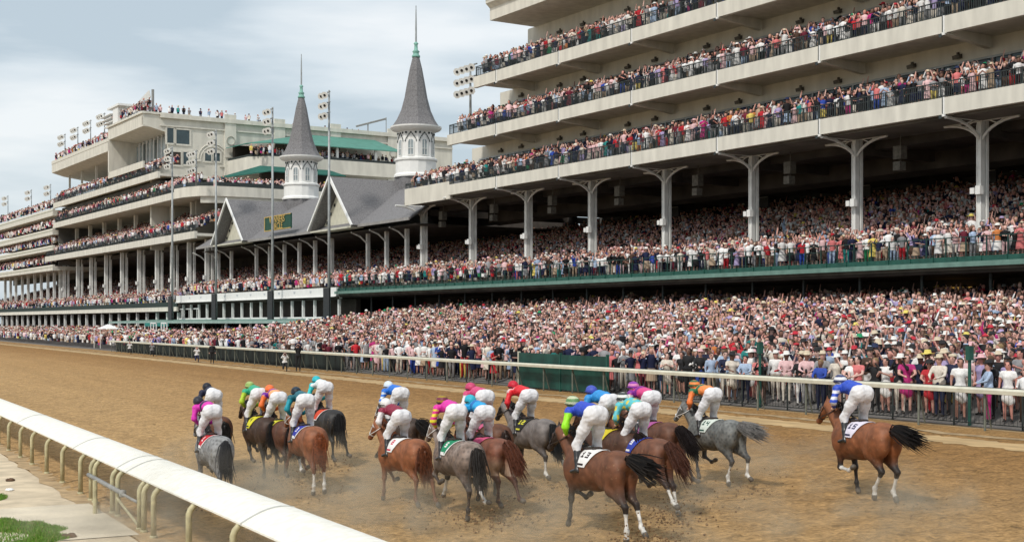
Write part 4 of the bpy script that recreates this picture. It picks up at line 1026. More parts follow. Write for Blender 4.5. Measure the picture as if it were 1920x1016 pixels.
    for s in (-1, 1):
        g.tube([pol + hd * .08 + np.array([0, s * .1, 0]), pol + hd * .25 + np.array([0, s * .085, 0]), pol + hd * .42 + np.array([0, s * .066, 0])], .013, 4)
        g.tube([pol + hd * .44 + np.array([0, s * .066, 0]), n0 * .4 + n1 * .6 + np.array([0, s * .17, .02]), (.72, s * .13, 1.72)], .010, 4)
    g.build('bridle', bm_, t)
    return t, dz
def MATS_hair(c):
    return mat('hair_%d_%d_%d' % tuple(int(v * 200) for v in c), c, .55, .3, 22)

def make_jockey(horse, lab, jacket, sleeve, helmet, pattern=None, pc=None, lift=0.0, boots=None, twist=0, lean=0, helmet2=None, thigh=0, breech=None):
    t = bpy.data.objects.new('person', None); COL.objects.link(t)
    t.location = horse.matrix_local.translation if False else horse.location; t.rotation_euler = horse.rotation_euler; t.scale = horse.scale
    tag(t, lab, 'person', 'jockeys crouching on the galloping horses')
    L_ = lift; W = lean
    hip = [np.array([-.02 + thigh, s * .10, 2.10 + L_]) for s in (1, -1)]
    kn = [np.array([.26, s * .215, 1.60]) for s in (1, -1)]; an = [np.array([.10, s * .30, 1.17]) for s in (1, -1)]; to = [np.array([.27, s * .325, 1.13]) for s in (1, -1)]
    pel = np.array([.02 + thigh, 0, 2.14 + L_]); ch = np.array([.41, W * .3, 2.19 + L_ * .6]); nk = np.array([.60, W * .6, 2.22 + L_ * .4]); hd_ = np.array([.72, W, 2.27 + L_ * .4])
    sh = [np.array([.55, s * .19 + W * .4, 2.15 + L_ * .5]) for s in (1, -1)]; el = [np.array([.50, s * .30, 1.90 + L_ * .3]) for s in (1, -1)]; ha = [np.array([.74, s * .13, 1.74]) for s in (1, -1)]
    torso = [(pel, ch, .135, .145), (ch, nk, .13, .07), (sh[0], sh[1], .085, .085)]
    body = [cap(a, b, r * .85, q * .85) for a, b, r, q in torso] + [cap(nk, hd_, .055, .055), ell(hd_ + np.array([.02, 0, -.01]), (.10, .078, .11), 0, R(20)), ell(hd_ + np.array([.115, 0, -.03]), (.02, .012, .018)), ell(hd_ + np.array([.07, 0, -.085]), (.05, .05, .035))]
    for i in (0, 1):
        s = 1 - 2 * i
        body += [cap(hip[i], kn[i], .10, .06), cap(kn[i], an[i], .05, .035), cap(an[i], to[i], .035, .025), cap(sh[i], el[i], .05, .038), cap(el[i], ha[i], .036, .026), ell(ha[i] + np.array([.04, 0, -.01]), (.045, .028, .035))]
        for k in range(4): body.append(cap(ha[i] + np.array([.07 + .004 * (k % 2), (k - 1.5) * .018, .01]), ha[i] + np.array([.095 - .006 * k, (k - 1.5) * .017, -.035]), .011, .009))
        body.append(cap(ha[i] + np.array([.03, -s * .03, .0]), ha[i] + np.array([.08, -s * .035, .012]), .012, .009))
        body.append(ell(hd_ + np.array([.0, s * .08, -.02]), (.02, .01, .03)))
    org_obj('body', body, .021, .02, M_skin, t)
    J = [cap(a, b, r, q) for a, b, r, q in torso] + [ell((pel + ch) / 2 + np.array([0, 0, .02]), (.24, .155, .12))]
    for i in (0, 1): J += [cap(sh[i], el[i], .075, .062, 1), cap(el[i], ha[i] - (ha[i] - el[i]) * .12, .062, .038, 1), ell(el[i], (.06, .06, .065), 1)]
    jc = np.array(jacket, float); sl = np.array(sleeve, float); pc_ = np.array(pc if pc is not None else jacket, float)
    def col(V, slot):
        C = np.where((slot == 1)[:, None], sl, jc)
        arm = slot == 1
        if pattern == 'armstripe': m = arm & (np.sin((V[:, 2]) * 52) > 0); C[m] = pc_
        if pattern == 'yoke': m = ~arm & (V[:, 0] > .50); C[m] = pc_
        if pattern == 'band': m = ~arm & (np.abs(V[:, 0] - .36) < .06); C[m] = pc_
        if pattern == 'spots': m = (np.sin(V[:, 0] * 26) * np.sin(V[:, 1] * 26 + 1) * np.cos(V[:, 2] * 18)) > .30; C[m] = pc_
        if pattern == 'sash': m = ~arm & (np.abs(V[:, 0] - .30 - V[:, 1]) < .06); C[m] = pc_
        if pattern == 'rearband': m = ~arm & (V[:, 0] < .22) ; C[m] = pc_
        return C
    org_obj('jacket', J, .020, .035, M_silk, t, col=col, wr=.0055)
    Bp = [ell(pel + np.array([-.03, 0, -.03]), (.165, .195, .155)), ell(pel + np.array([-.10, 0, -.06]), (.09, .15, .13))]
    for i in (0, 1):
        s = 1 - 2 * i
        Bp += [ell(hip[i] + np.array([-.045, -s * .005, -.01]), (.125, .118, .16), 0, R(-10)), cap(hip[i], hip[i] * .45 + kn[i] * .55, .128, .098), cap(hip[i] * .5 + kn[i] * .5, kn[i], .104, .076), cap(kn[i], kn[i] * .7 + an[i] * .3, .078, .062)]
    org_obj('breeches', Bp, .020, .06, breech or M_breech, t, wr=.0055)
    bt = []
    for i in (0, 1): bt += [cap(kn[i] * .74 + an[i] * .26, kn[i] * .4 + an[i] * .6, .064, .055), cap(kn[i] * .4 + an[i] * .6, an[i], .055, .045), cap(an[i], to[i], .043, .034), cap(an[i] - np.array([.03, 0, .02]), an[i], .036, .04)]
    for i in (0, 1): org_obj('boot', bt[i * 4:i * 4 + 4], .018, .02, boots or M_boot, t)
    hm = [ell(hd_ + np.array([-.005, 0, .035]), (.155, .125, .125), 0, R(12)), ell(hd_ + np.array([.15, 0, .015]), (.06, .09, .018), 0, R(-14))]
    hc = np.array(helmet, float); h2 = np.array(helmet2 if helmet2 is not None else helmet, float)
    org_obj('helmet', hm, .019, .02, M_silk, t, col=lambda V, s: np.where((np.sin((V[:, 2] - hd_[2]) * 60) > .2)[:, None], h2, hc))
    g = MB(); c = hd_ + np.array([.0, 0, -.0]); g.tube([c + np.array([math.cos(a) * .145, math.sin(a) * .118, .0]) for a in np.linspace(0, 2 * math.pi, 15)], .013, 4); g.build('goggles_strap', M_black, t)
    return t

WHITE = (.75, .74, .73)
GREY = dict(coat=(.22, .22, .225), points=(.10, .10, .105), mane=(.035, .035, .038))
HORSES = [
 # px, py, coat, points, mane, pose, yaw, cloth, num, numcol, label, extras, jockey
 dict(px=415, py=780, coat=(.10, .035, .015), points=(.02, .015, .012), mane=(.012, .01, .01), pose='push', yaw=0, cloth=(.5, .5, .5), num='', numcol=None, tailv='hang', bridle='white', lab='dark bay horse mostly hidden behind the pale grey one at far left',
      j=dict(lab='jockey in navy jacket with white sash and dark cap at far left', jacket=(.012, .014, .04), sleeve=(.012, .014, .04), helmet=(.012, .012, .02), pattern='rearband', pc=WHITE)),
 dict(px=414, py=817, **GREY, pose='push', yaw=0, cloth=(.48, .02, .03), num='1', numcol=WHITE, rim=WHITE, tailv='down', socks=('h0',), patch=(.34, .34, .33), lab='pale grey horse with red saddle cloth, hind legs hidden by the white inner rail',
      j=dict(lab='jockey in hot pink sleeves and white breeches on the pale grey horse at left', jacket=(.62, .03, .38), sleeve=(.62, .03, .38), helmet=(.02, .02, .03), pattern='band', pc=(.02, .02, .05), lean=.14)),
 dict(px=503, py=786, coat=(.045, .022, .014), points=(.012, .01, .01), mane=(.01, .009, .009), pose='gather', yaw=2, cloth=(.62, .58, .03), num='4', numcol=(.02, .02, .02), tailv='down', lab='dark brown horse with yellow saddle cloth, second in from the left group',
      j=dict(lab='jockey with lime green sleeve and teal green back on the dark brown horse', jacket=(.03, .36, .20), sleeve=(.40, .56, .03), helmet=(.22, .36, .08), helmet2=(.36, .46, .16), lift=.03)),
 dict(px=539, py=789, coat=(.095, .035, .018), points=(.03, .015, .012), mane=(.015, .01, .01), pose='flight', yaw=0, cloth=(.62, .58, .05), num='', numcol=None, tailv='down', socks=('h1',), lab='brown horse squeezed between the dark brown and the chestnut one on the left',
      j=dict(lab='jockey in orange cap with orange and purple silks', jacket=(.80, .36, .16), sleeve=(.80, .16, .03), helmet=(.78, .16, .04), pattern='sash', pc=(.16, .02, .30), lift=.02)),
 dict(px=591, py=804, coat=(.23, .082, .036), points=(.13, .045, .022), mane=(.20, .06, .02), pose='drive', yaw=-1, cloth=(.03, .04, .32), num='3', numcol=WHITE, rim=WHITE, tailv='hang', tailcol=(.24, .07, .025), socks=('h0', 'h1'), bridle='white', lab='red chestnut horse with blue and white saddle cloth, hanging tail and white hind socks',
      j=dict(lab='jockey in dark teal silks with black banded cap on the red chestnut horse', jacket=(.01, .12, .16), sleeve=(.01, .28, .36), helmet=(.012, .012, .016), helmet2=(.012, .03, .05), lift=.05)),
 dict(px=627, py=768, coat=(.028, .026, .026), points=(.012, .012, .012), mane=(.012, .012, .012), pose='flight', yaw=0, cloth=(.62, .07, .03), num='', numcol=None, rim=WHITE, tailv='down', lab='black horse with orange red saddle cloth behind the chestnut',
      j=dict(lab='jockey in bright turquoise and white silks, farthest ahead in the left group', jacket=(.70, .74, .74), sleeve=(.02, .50, .52), helmet=(.02, .42, .48), pattern='yoke', pc=(.02, .48, .52), lift=.06)),
 dict(px=774, py=781, coat=(.045, .026, .018), points=(.015, .012, .012), mane=(.012, .01, .01), pose='reach', yaw=2, cloth=(.5, .45, .4), num='', numcol=None, tailv='fly', bridle='white', lab='dark brown horse with black and white bridle beyond the maroon jockey',
      j=dict(lab='jockey in blue silks with white striped sleeves at the centre rear', jacket=(.02, .16, .62), sleeve=(.62, .70, .80), helmet=(.62, .70, .78), pattern='armstripe', pc=(.02, .16, .62), lift=.06)),
 dict(px=782, py=816, coat=(.24, .085, .035), points=(.17, .065, .03), mane=(.16, .05, .02), pose='stance', yaw=5, cloth=WHITE, num='8', numcol=(.52, .02, .06), tailv='hang', bridle='white', lab='bright chestnut horse with white saddle cloth marked in red',
      j=dict(lab='jockey low over a chestnut in maroon jacket and white cap', jacket=(.24, .02, .05), sleeve=(.70, .66, .66), helmet=(.75, .74, .72), lift=-.09)),
 dict(px=936, py=800, coat=(.11, .042, .02), points=(.04, .02, .015), mane=(.03, .015, .01), pose='gather', yaw=0, cloth=(.5, .1, .2), num='', numcol=None, tailv='hang', lab='brown horse half hidden between the pink and the light blue jockeys',
      j=dict(lab='jockey in rose pink silks with pink cap beyond the light blue one', jacket=(.60, .06, .18), sleeve=(.74, .70, .72), helmet=(.52, .05, .14), lift=.05)),
 dict(px=882, py=832, coat=(.20, .145, .118), points=(.045, .032, .027), mane=(.03, .024, .02), pose='plant', yaw=-2, cloth=(.015, .22, .11), num='5', numcol=WHITE, rim=WHITE, tailv='down', socks=('f1', 'h1'), patch=(.33, .27, .24), belly=(.055, .04, .033), bridle='white', swap=True, lab='dirt splashed roan grey horse with green saddle cloth in the middle front',
      j=dict(lab='jockey in magenta jacket with yellow and magenta striped sleeves', jacket=(.66, .03, .34), sleeve=(.72, .62, .03), helmet=(.16, .02, .05), helmet2=(.30, .20, .02), pattern='armstripe', pc=(.60, .02, .20), lift=.03)),
 dict(px=936, py=822, coat=(.17, .062, .035), points=(.07, .03, .02), mane=(.10, .035, .02), pose='flight', yaw=-2, cloth=(.62, .10, .22), num='', numcol=None, tailv='stream', tailcol=(.13, .045, .025), belly=(.40, .30, .22), lab='reddish brown horse with pink saddle cloth and curling red tail in the middle',
      j=dict(lab='jockey in light blue and sky silks right of the magenta one', jacket=(.02, .34, .66), sleeve=(.30, .56, .72), helmet=(.03, .40, .52), pattern='band', pc=(.02, .16, .45), lift=-.04)),
 dict(px=1022, py=785, coat=(.17, .148, .138), points=(.055, .047, .045), mane=(.02, .02, .02), pose='flight', yaw=3, cloth=(.015, .015, .015), num='12', numcol=(.66, .62, .05), tailv='down', socks=('h0', 'h1'), hood=(.018, .017, .017), lab='dark grey horse with black hood and black saddle cloth numbered in yellow',
      j=dict(lab='jockey in all red silks with red cap near the green board', jacket=(.66, .02, .03), sleeve=(.66, .02, .03), helmet=(.50, .01, .03), pattern='yoke', pc=(.72, .50, .50), lift=-.02)),
 dict(px=1178, py=812, coat=(.075, .034, .02), points=(.018, .014, .012), mane=(.02, .012, .01), pose='gather', yaw=0, cloth=(.62, .50, .03), num='7', numcol=(.02, .02, .02), tailv='stream', lab='dark brown horse just beyond the nearest bay, with yellow saddle cloth',
      j=dict(lab='jockey in plain mid blue silks and blue cap beside the lime sleeved one', jacket=(.03, .26, .62), sleeve=(.03, .26, .62), helmet=(.05, .08, .42), lift=.02)),
 dict(px=1160, py=845, coat=(.135, .052, .025), points=(.022, .015, .012), mane=(.012, .01, .01), pose='push', yaw=2, sz=1.0, cloth=WHITE, num='13', numcol=(.03, .02, .02), tailv='fly', socks=('h0', 'h1'), hood=(.03, .02, .016), lab='nearest horse, a big dark bay with white saddle cloth numbered 13',
      j=dict(lab='jockey in royal blue jacket with bright lime sleeves on the nearest bay', jacket=(.03, .07, .50), sleeve=(.32, .80, .02), helmet=(.10, .22, .08), helmet2=(.50, .54, .36), lift=.05)),
 dict(px=1256, py=792, coat=(.11, .045, .025), points=(.02, .014, .012), mane=(.018, .012, .012), pose='flight', yaw=0, cloth=(.4, .1, .3), num='', numcol=None, tailv='stream', lab='bay horse with long dark tail hidden beyond the turquoise jockey',
      j=dict(lab='jockey in pink, white and purple silks and cap, partly hidden', jacket=(.62, .06, .22), sleeve=(.72, .66, .68), helmet=(.60, .20, .42), helmet2=(.22, .03, .34), pattern='sash', pc=(.20, .02, .26), lift=-.02)),
 dict(px=1236, py=819, coat=(.145, .058, .032), points=(.03, .018, .014), mane=(.02, .013, .012), pose='reach', yaw=-3, cloth=(.03, .05, .34), num='9', numcol=WHITE, tailv='stream', tailcol=(.09, .035, .022), socks=('h0', 'h1'), lab='bay horse with blue saddle cloth, right behind the nearest one',
      j=dict(lab='jockey in turquoise silks with yellow stars and white cap', jacket=(.10, .48, .52), sleeve=(.10, .45, .50), helmet=(.74, .74, .70), helmet2=(.04, .05, .05), pattern='spots', pc=(.72, .55, .05), lift=.0)),
 dict(px=1372, py=787, coat=(.135, .14, .135), points=(.075, .072, .07), mane=(.03, .03, .03), pose='flight2', yaw=0, sz=.92, cloth=(.62, .68, .62), num='14', numcol=(.02, .07, .05), tailv='fly', tailcol=(.26, .25, .24), socks=('h0', 'h1'), patch=(.22, .22, .21), bridle='white', lab='steel grey horse with pale green saddle cloth and white hind bandages',
      j=dict(lab='jockey in orange silks with green braces and orange cap', jacket=(.80, .25, .07), sleeve=(.80, .20, .05), helmet=(.78, .22, .05), helmet2=(.05, .12, .05), pattern='sash', pc=(.03, .15, .07), lift=.02)),
 dict(px=1657, py=787, coat=(.22, .078, .032), points=(.020, .014, .012), mane=(.012, .01, .01), pose='swing', yaw=-9, sz=1.02, cloth=(.70, .66, .76), num='15', numcol=(.03, .03, .08), tailv='fly', socks=('h0', 'h1', 'f0'), lab='last horse, a bright bay alone at right with black tail and white saddle cloth',
      j=dict(lab='last jockey, alone at right, in royal blue with white hooped sleeves', jacket=(.03, .08, .50), sleeve=(.03, .08, .50), helmet=(.72, .72, .74), helmet2=(.04, .05, .14), pattern='armstripe', pc=(.74, .74, .78), lift=-.02)),
]
HOOF_PTS = []
def field():
    for i, h in enumerate(HORSES):
        h = dict(h); j = h.pop('j'); t, dz = make_horse(i, **h)
        make_jockey(t, **j)
        yw = t.rotation_euler.z; HOOF_PTS.append((t.location.x - .9 * math.cos(yw), t.location.y - .9 * math.sin(yw), i))
if not globals().get('SKIP_HORSES'): field()
def thrown_dirt():
    m = MB(); jr = random.Random(5)
    for x, y, i in HOOF_PTS:
        n = 420 if i == 13 else (220 if i in (9, 15) else 80)
        for _ in range(n):
            r = abs(jr.gauss(0, .55)); a = jr.uniform(0, 6.28); X = x + r * math.cos(a) + jr.uniform(-.2, .7); Y = y + r * math.sin(a) - jr.uniform(0, 1.2)
            z = zt(T.c * X + T.s * Y) + abs(jr.gauss(0, .32 if jr.random() < .6 else .08)); s = jr.uniform(.006, .022) * (1.4 if z < .15 else 1)
            vs = [(X + s * jr.uniform(.6, 1.3) * dx, Y + s * jr.uniform(.6, 1.3) * dy, z + s * jr.uniform(.5, 1.2) * dz) for dx, dy, dz in ((1, 0, 0), (-1, 0, 0), (0, 1, 0), (0, -1, 0), (0, 0, 1), (0, 0, -1))]
            m.add(vs, [(0, 2, 4), (2, 1, 4), (1, 3, 4), (3, 0, 4), (2, 0, 5), (1, 2, 5), (3, 1, 5), (0, 3, 5)])
    o = m.build('thrown_dirt', mat('moist_clod', (.23, .14, .068), .95, .3, 20)); tag(o, 'brown clods and specks of dirt kicked up behind the galloping horses', 'dirt', kind='stuff')
if HOOF_PTS: thrown_dirt()

def dust():
    xs = [p[0] for p in HOOF_PTS]; ys = [p[1] for p in HOOF_PTS]
    x0, x1, y0, y1 = min(xs) - 1.0, max(xs) + 1.6, min(ys) - 2.0, max(ys) + .5
    b = MB().box(x0, x1, y0, y1, -.45, 1.0)
    m = bpy.data.materials.new('dust_cloud'); m.use_nodes = True; t = m.node_tree; t.nodes.clear(); N = t.nodes.new; L = t.links.new
    o = N('ShaderNodeOutputMaterial'); v = N('ShaderNodeVolumePrincipled'); L(v.outputs[0], o.inputs['Volume']); v.inputs['Color'].default_value = (.97, .84, .64, 1); v.inputs['Anisotropy'].default_value = .2
    c = N('ShaderNodeTexCoord'); n = N('ShaderNodeTexNoise'); n.inputs['Scale'].default_value = .75; n.inputs['Detail'].default_value = 3; L(c.outputs['Object'], n.inputs['Vector'])
    r = N('ShaderNodeMapRange'); r.inputs[1].default_value = .50; r.inputs[2].default_value = .75; r.inputs[3].default_value = 0; r.inputs[4].default_value = DUST; L(n.outputs['Fac'], r.inputs[0])
    s = N('ShaderNodeSeparateXYZ'); L(c.outputs['Object'], s.inputs[0]); h = N('ShaderNodeMapRange'); h.inputs[1].default_value = .1; h.inputs[2].default_value = .95; h.inputs[3].default_value = 1; h.inputs[4].default_value = 0; L(s.outputs[2], h.inputs[0])
    q = N('ShaderNodeMath'); q.operation = 'MULTIPLY'; L(r.outputs[0], q.inputs[0]); L(h.outputs[0], q.inputs[1]); L(q.outputs[0], v.inputs['Density'])
    ob = b.build('dust', m); tag(ob, 'thin tan dust hanging low around the legs of the galloping horses', 'dust', kind='stuff')
DUST = .75
if HOOF_PTS: dust()
S.cycles.volume_bounces = 0; S.cycles.volume_step_rate = 2.0; S.cycles.volume_max_steps = 64
# ------------------------------------------------------------------ spectators
SKINS = np.array([(.60, .34, .28), (.52, .28, .225), (.64, .41, .35), (.44, .23, .18), (.18, .095, .07), (.58, .27, .22)])
HAIRS = np.array([(.03, .02, .015), (.05, .03, .02), (.09, .05, .025), (.26, .17, .08), (.015, .013, .013), (.03, .022, .02)])
CLOTH = [('white', (.78, .77, .76), 32), ('black', (.014, .014, .016), 25), ('navy blue', (.014, .018, .05), 17), ('pale pink', (.72, .48, .49), 12), ('light blue', (.36, .46, .62), 8), ('red', (.46, .025, .035), 4.5),
         ('coral pink', (.62, .18, .18), 3), ('cream', (.66, .60, .52), 8), ('grey', (.26, .26, .27), 8), ('tan', (.42, .31, .22), 3), ('magenta', (.46, .03, .18), 1.8), ('lavender', (.40, .33, .55), 3), ('teal', (.02, .22, .21), .8),
         ('emerald green', (.02, .22, .09), .5), ('yellow', (.68, .54, .14), .8), ('royal blue', (.03, .07, .36), 1.5), ('orange', (.62, .22, .07), .8), ('maroon', (.14, .02, .035), 4), ('dark brown', (.07, .04, .028), 2)]
CP = np.array([c[1] for c in CLOTH]); CW = np.array([c[2] for c in CLOTH], float); CW /= CW.sum()
BOTW = np.array([10, 18, 14, 3, 5, 3, 1, 9, 12, 12, 1, 1, 1, 1, 1, 2, 1, 2, 5], float); BOTW /= BOTW.sum()
HATC = [('white', (.74, .73, .70), 7), ('straw', (.60, .51, .38), 5), ('black', (.02, .02, .022), 7), ('pale pink', (.70, .42, .44), 3), ('red', (.48, .03, .05), 1.6), ('navy blue', (.02, .03, .08), 1.4), ('yellow', (.70, .58, .14), .6), ('emerald green', (.02, .28, .12), .5), ('lavender', (.42, .33, .55), .7)]
HP = np.array([c[1] for c in HATC]); HW = np.array([c[2] for c in HATC], float); HW /= HW.sum()

def tmpl(parts):
    V = []; F = []; Sx = []; o = 0
    for vs, fs, s in parts:
        V += vs; F += [tuple(i + o for i in (f if len(f) == 4 else (*f, f[2]))) for f in fs]; Sx += [s] * len(vs); o += len(vs)
    return np.array(V, float), np.array(F), np.array(Sx)
def rings(rs, n, s, cap_=True, ph=0.0):
    """rs: (cx, cy, z, rx, ry)"""
    vs = []; fs = []
    for cx, cy, z, rx, ry in rs:
        for j in range(n):
            a = 2 * math.pi * j / n + ph; vs.append((cx + rx * math.cos(a), cy + ry * math.sin(a), z))
    for i in range(len(rs) - 1):
        for j in range(n):
            j2 = (j + 1) % n; fs.append((i * n + j, i * n + j2, (i + 1) * n + j2, (i + 1) * n + j))
    if cap_:
        c = len(vs); vs.append((rs[-1][0], rs[-1][1], rs[-1][2] + .01))
        for j in range(n): fs.append(((len(rs) - 1) * n + j, (len(rs) - 1) * n + (j + 1) % n, c))
    return (vs, fs, s)
def limb(p0, p1, r0, r1, s, n=4):
    m = MB(); m.tube([p0, p1], [r0, r1], n); return ([tuple(v) for v in m.v], [f for f in m.f if len(f) == 4 and max(f) < 99][:n] + [(m.f[-1][0], m.f[-1][1], m.f[-1][2])], s)
# slots: 0 skin 1 hair 2 top 3 bottom 4 shoe 5 hat 6 shirt
def person_tmpl(arm, dress, hat, lod=0):
    P = []
    nh = 6 if lod == 0 else 5
    P.append(rings([(0.01, 0, 1.50, .045, .045), (.02, 0, 1.56, .085, .07), (.02, 0, 1.64, .098, .078), (.0, 0, 1.72, .07, .06)], nh, 0))
    P.append(rings([(-.045, 0, 1.55, .07, .075), (-.035, 0, 1.63, .092, .088), (-.012, 0, 1.715, .088, .082), (-.01, 0, 1.755, .04, .04)], nh, 1))
    if hat == 1: P.append(rings([(0, 0, 1.685, .20, .20), (0, 0, 1.70, .20, .20), (0, 0, 1.715, .105, .10), (0, 0, 1.80, .09, .085)], 8, 5))
    if hat == 2: P.append(rings([(0, 0, 1.69, .155, .14), (0, 0, 1.70, .155, .14), (0, 0, 1.71, .10, .09), (0, 0, 1.80, .085, .07)], 7, 5))
    if hat == 3: P.append(rings([(.03, .05, 1.74, .13, .10), (.0, .09, 1.80, .05, .04)], 6, 5))
    P.append(rings([(0, 0, .92, .12, .155), (0, 0, 1.12, .10, .135), (0, 0, 1.32, .125, .185), (0, 0, 1.43, .10, .19), (0, 0, 1.49, .06, .07)], 6 if lod == 0 else 5, 2, cap_=False))
    if dress: P.append(rings([(0, 0, .48, .20, .23), (0, 0, .75, .16, .20), (0, 0, .96, .115, .15)], 6, 2 if dress == 1 else 3, cap_=False))
    if lod < 2:
        for s in (-1, 1):
            if dress: P.append(limb((0, s * .09, .5), (0, s * .09, .04), .055, .035, 0))
            else: P.append(limb((0, s * .09, .95), (0, s * .10, .04), .10, .055, 3))
            P.append(limb((-.03, s * .1, .03), (.14, s * .11, .03), .04, .03, 4))
    A = {'down': ((.0, .22, 1.17), (.08, .22, .93)), 'fwd': ((.05, .23, 1.16), (.27, .15, 1.14)), 'up': ((.20, .22, 1.38), (.20, .12, 1.66)), 'high': ((.1, .27, 1.62), (.08, .22, 1.92)), 'lean': ((.12, .22, 1.2), (.33, .10, 1.10)), 'clap': ((.1, .23, 1.18), (.30, .03, 1.30)), 'cross': ((.08, .24, 1.18), (.19, -.04, 1.2))}
    for i, s in enumerate((-1, 1)):
        e, h = A[arm[i]]; sh = (0, s * .185, 1.41); e = (e[0], s * e[1], e[2]); h = (h[0], s * h[1], h[2])
        P.append(limb(sh, e, .058, .045, 2 if dress != 1 or lod else 2)); P.append(limb(e, h, .042, .032, 0 if dress or i % 2 else 2))
        P.append(limb(h, tuple(np.array(h) + (np.array(h) - np.array(e)) * .3), .034, .025, 0))
    return tmpl(P)
def mini_tmpl(hat, arms):
    P = [rings([(.03, 0, 1.50, .06, .06), (.03, 0, 1.62, .105, .09), (.01, 0, 1.71, .06, .06)], 4, 0, ph=.78), rings([(-.05, 0, 1.54, .08, .09), (-.03, 0, 1.66, .09, .095), (-.01, 0, 1.76, .04, .04)], 4, 1, ph=.78),
         rings([(0, 0, .6, .15, .19), (0, 0, .92, .13, .17)], 4, 3, cap_=False, ph=.78), rings([(0, 0, .9, .15, .18), (0, 0, 1.34, .16, .25), (0, 0, 1.47, .06, .08)], 5, 2, cap_=False)]
    if hat: P.append(rings([(0, 0, 1.69, .17, .17), (0, 0, 1.71, .10, .10), (0, 0, 1.80, .08, .08)], 5, 5))
    if arms:
        for s in (-1, 1): P.append(limb((.12, s * .2, 1.3), (.22, s * .12, 1.5 if arms > 1 else 1.15), .05, .04, 0, 3))
    return tmpl(P)
NEAR_T = [person_tmpl(a, d, h) for a, d, h in ((('down', 'down'), 0, 0), (('up', 'up'), 0, 2), (('fwd', 'up'), 1, 1), (('clap', 'clap'), 1, 3), (('fwd', 'down'), 0, 0), (('cross', 'cross'), 0, 0), (('down', 'up'), 2, 1), (('clap', 'clap'), 0, 0), (('lean', 'lean'), 1, 0), (('up', 'up'), 2, 0), (('fwd', 'fwd'), 0, 0), (('high', 'cross'), 2, 0), (('up', 'down'), 0, 0), (('lean', 'lean'), 0, 0))]
MINI_T = [mini_tmpl(0, 0), mini_tmpl(1, 1), mini_tmpl(0, 2), mini_tmpl(0, 1), mini_tmpl(0, 1), mini_tmpl(1, 2)]

PTS = []    # x, y, z, dense region id
def add_pts(vu, z, reg):
    v, u = vu[:, 0], vu[:, 1]; X = B.c * v - B.s * u; Y = B.s * v + B.c * u
    PTS.append(np.stack([X, Y, z, np.full(len(X), reg)], 1))
def grid(v0, v1, dv, u0, u1, du, jv=.12, ju=.14):
    v = np.arange(v0, v1, dv); u = np.arange(u0, u1, du); Vg, Ug = np.meshgrid(v, u); Ug = Ug + (np.arange(len(v)) % 2) * du / 2
    p = np.stack([Vg.ravel() + rng.normal(0, jv, Vg.size), Ug.ravel() + rng.normal(0, ju, Vg.size)], 1); return p
# apron
p = grid(0, 31, .70, 8, 300, .53, .19, .17); vf = (TR_OUT + math.sin(B.phi - T.phi) * p[:, 1]) / math.cos(B.phi - T.phi) + 1.75
p[:, 0] += vf - 0.42; p = p[p[:, 0] < 62.5]
far = p[:, 1] > 128; keep = ~far | (p[:, 0] < 60)
p = p[keep]; add_pts(p, terrace_z(p[:, 0], p[:, 1]) + rng.normal(0, .03, len(p)), 0)
# seating tiers
p = grid(56.0, 75.8, .82, 28, 305, .50, .08, .1); add_pts(p, deck_z(p[:, 0], p[:, 1]) + .03, 1)
# balconies of the main stand
for zf, ue in ((15.1, 98.8), (19.35, 98.8), (23.62, 94.4)):
    for k, v in enumerate((57.1, 57.6, 58.15, 58.75, 59.35)): p = grid(v, v + .1, .5, 28, ue, .44, .06, .08); add_pts(p, np.full(len(p), zf + .02 + .13 * k), 2)
for k, v in enumerate((57.3, 57.9, 58.5, 59.2)): p = grid(v, v + .1, .5, 99.2, 107, .45, .06, .08); add_pts(p, np.full(len(p), 15.2 + .22 * k), 2)
# clubhouse
for zf, ua, ub, n in ((15.2, 165.5, 243.5, 8), (20.85, 170, 237.5, 4), (24.3, 180, 237.5, 4), (31.25, 204.5, 238.5, 3), (33.5, 187.5, 203.5, 2)):
    for k in range(n): p = grid(57.5 + k * .75, 57.6 + k * .75, .5, ua, ub, .50, .08, .1); add_pts(p, np.full(len(p), zf + (.30 * k if zf < 30 else .25 * k)), 2)
for k in range(3): p = grid(60, 98, .5, 166.4 + k * .8, 166.5 + k * .8, .5, .1, .08); add_pts(p, np.full(len(p), 20.75 + .2 * k), 2)
p = grid(60, 98, .55, 177.2, 179, .8, .1, .1); p = p[(p[:, 0] > B.v(468, 178)) & (p[:, 0] < B.v(745, 178)) & (rng.random(len(p)) < np.where(p[:, 0] < 88, .8, .2))]; add_pts(p, np.full(len(p), 26.9), 2)
p = grid(57.5, 75, .8, 187.3, 187.9, .5, .2, .1); p = p[rng.random(len(p)) < np.where(p[:, 0] < 63, .8, .28)]; add_pts(p, np.full(len(p), 32.9), 2)
p = grid(74, 95, 1.4, 187.3, 187.9, .5, .5, .1); p = p[rng.random(len(p)) < .4]; add_pts(p, np.full(len(p), 32.0), 2)
# far wing
for zf in (23.4, 19.95, 17.05, 13.65):
    for k in range(5): p = grid(57.6 + k * .8, 57.7 + k * .8, .5, 238.8, 300, .55, .1, .1); add_pts(p, np.full(len(p), zf + .32 * k), 2)
A = np.concatenate(PTS)
pxl = 960 + FPX * A[:, 0] / A[:, 1]; A = A[(pxl > -160) & (pxl < 2330) & (A[:, 1] > 5)]; pxl = 960 + FPX * A[:, 0] / A[:, 1]
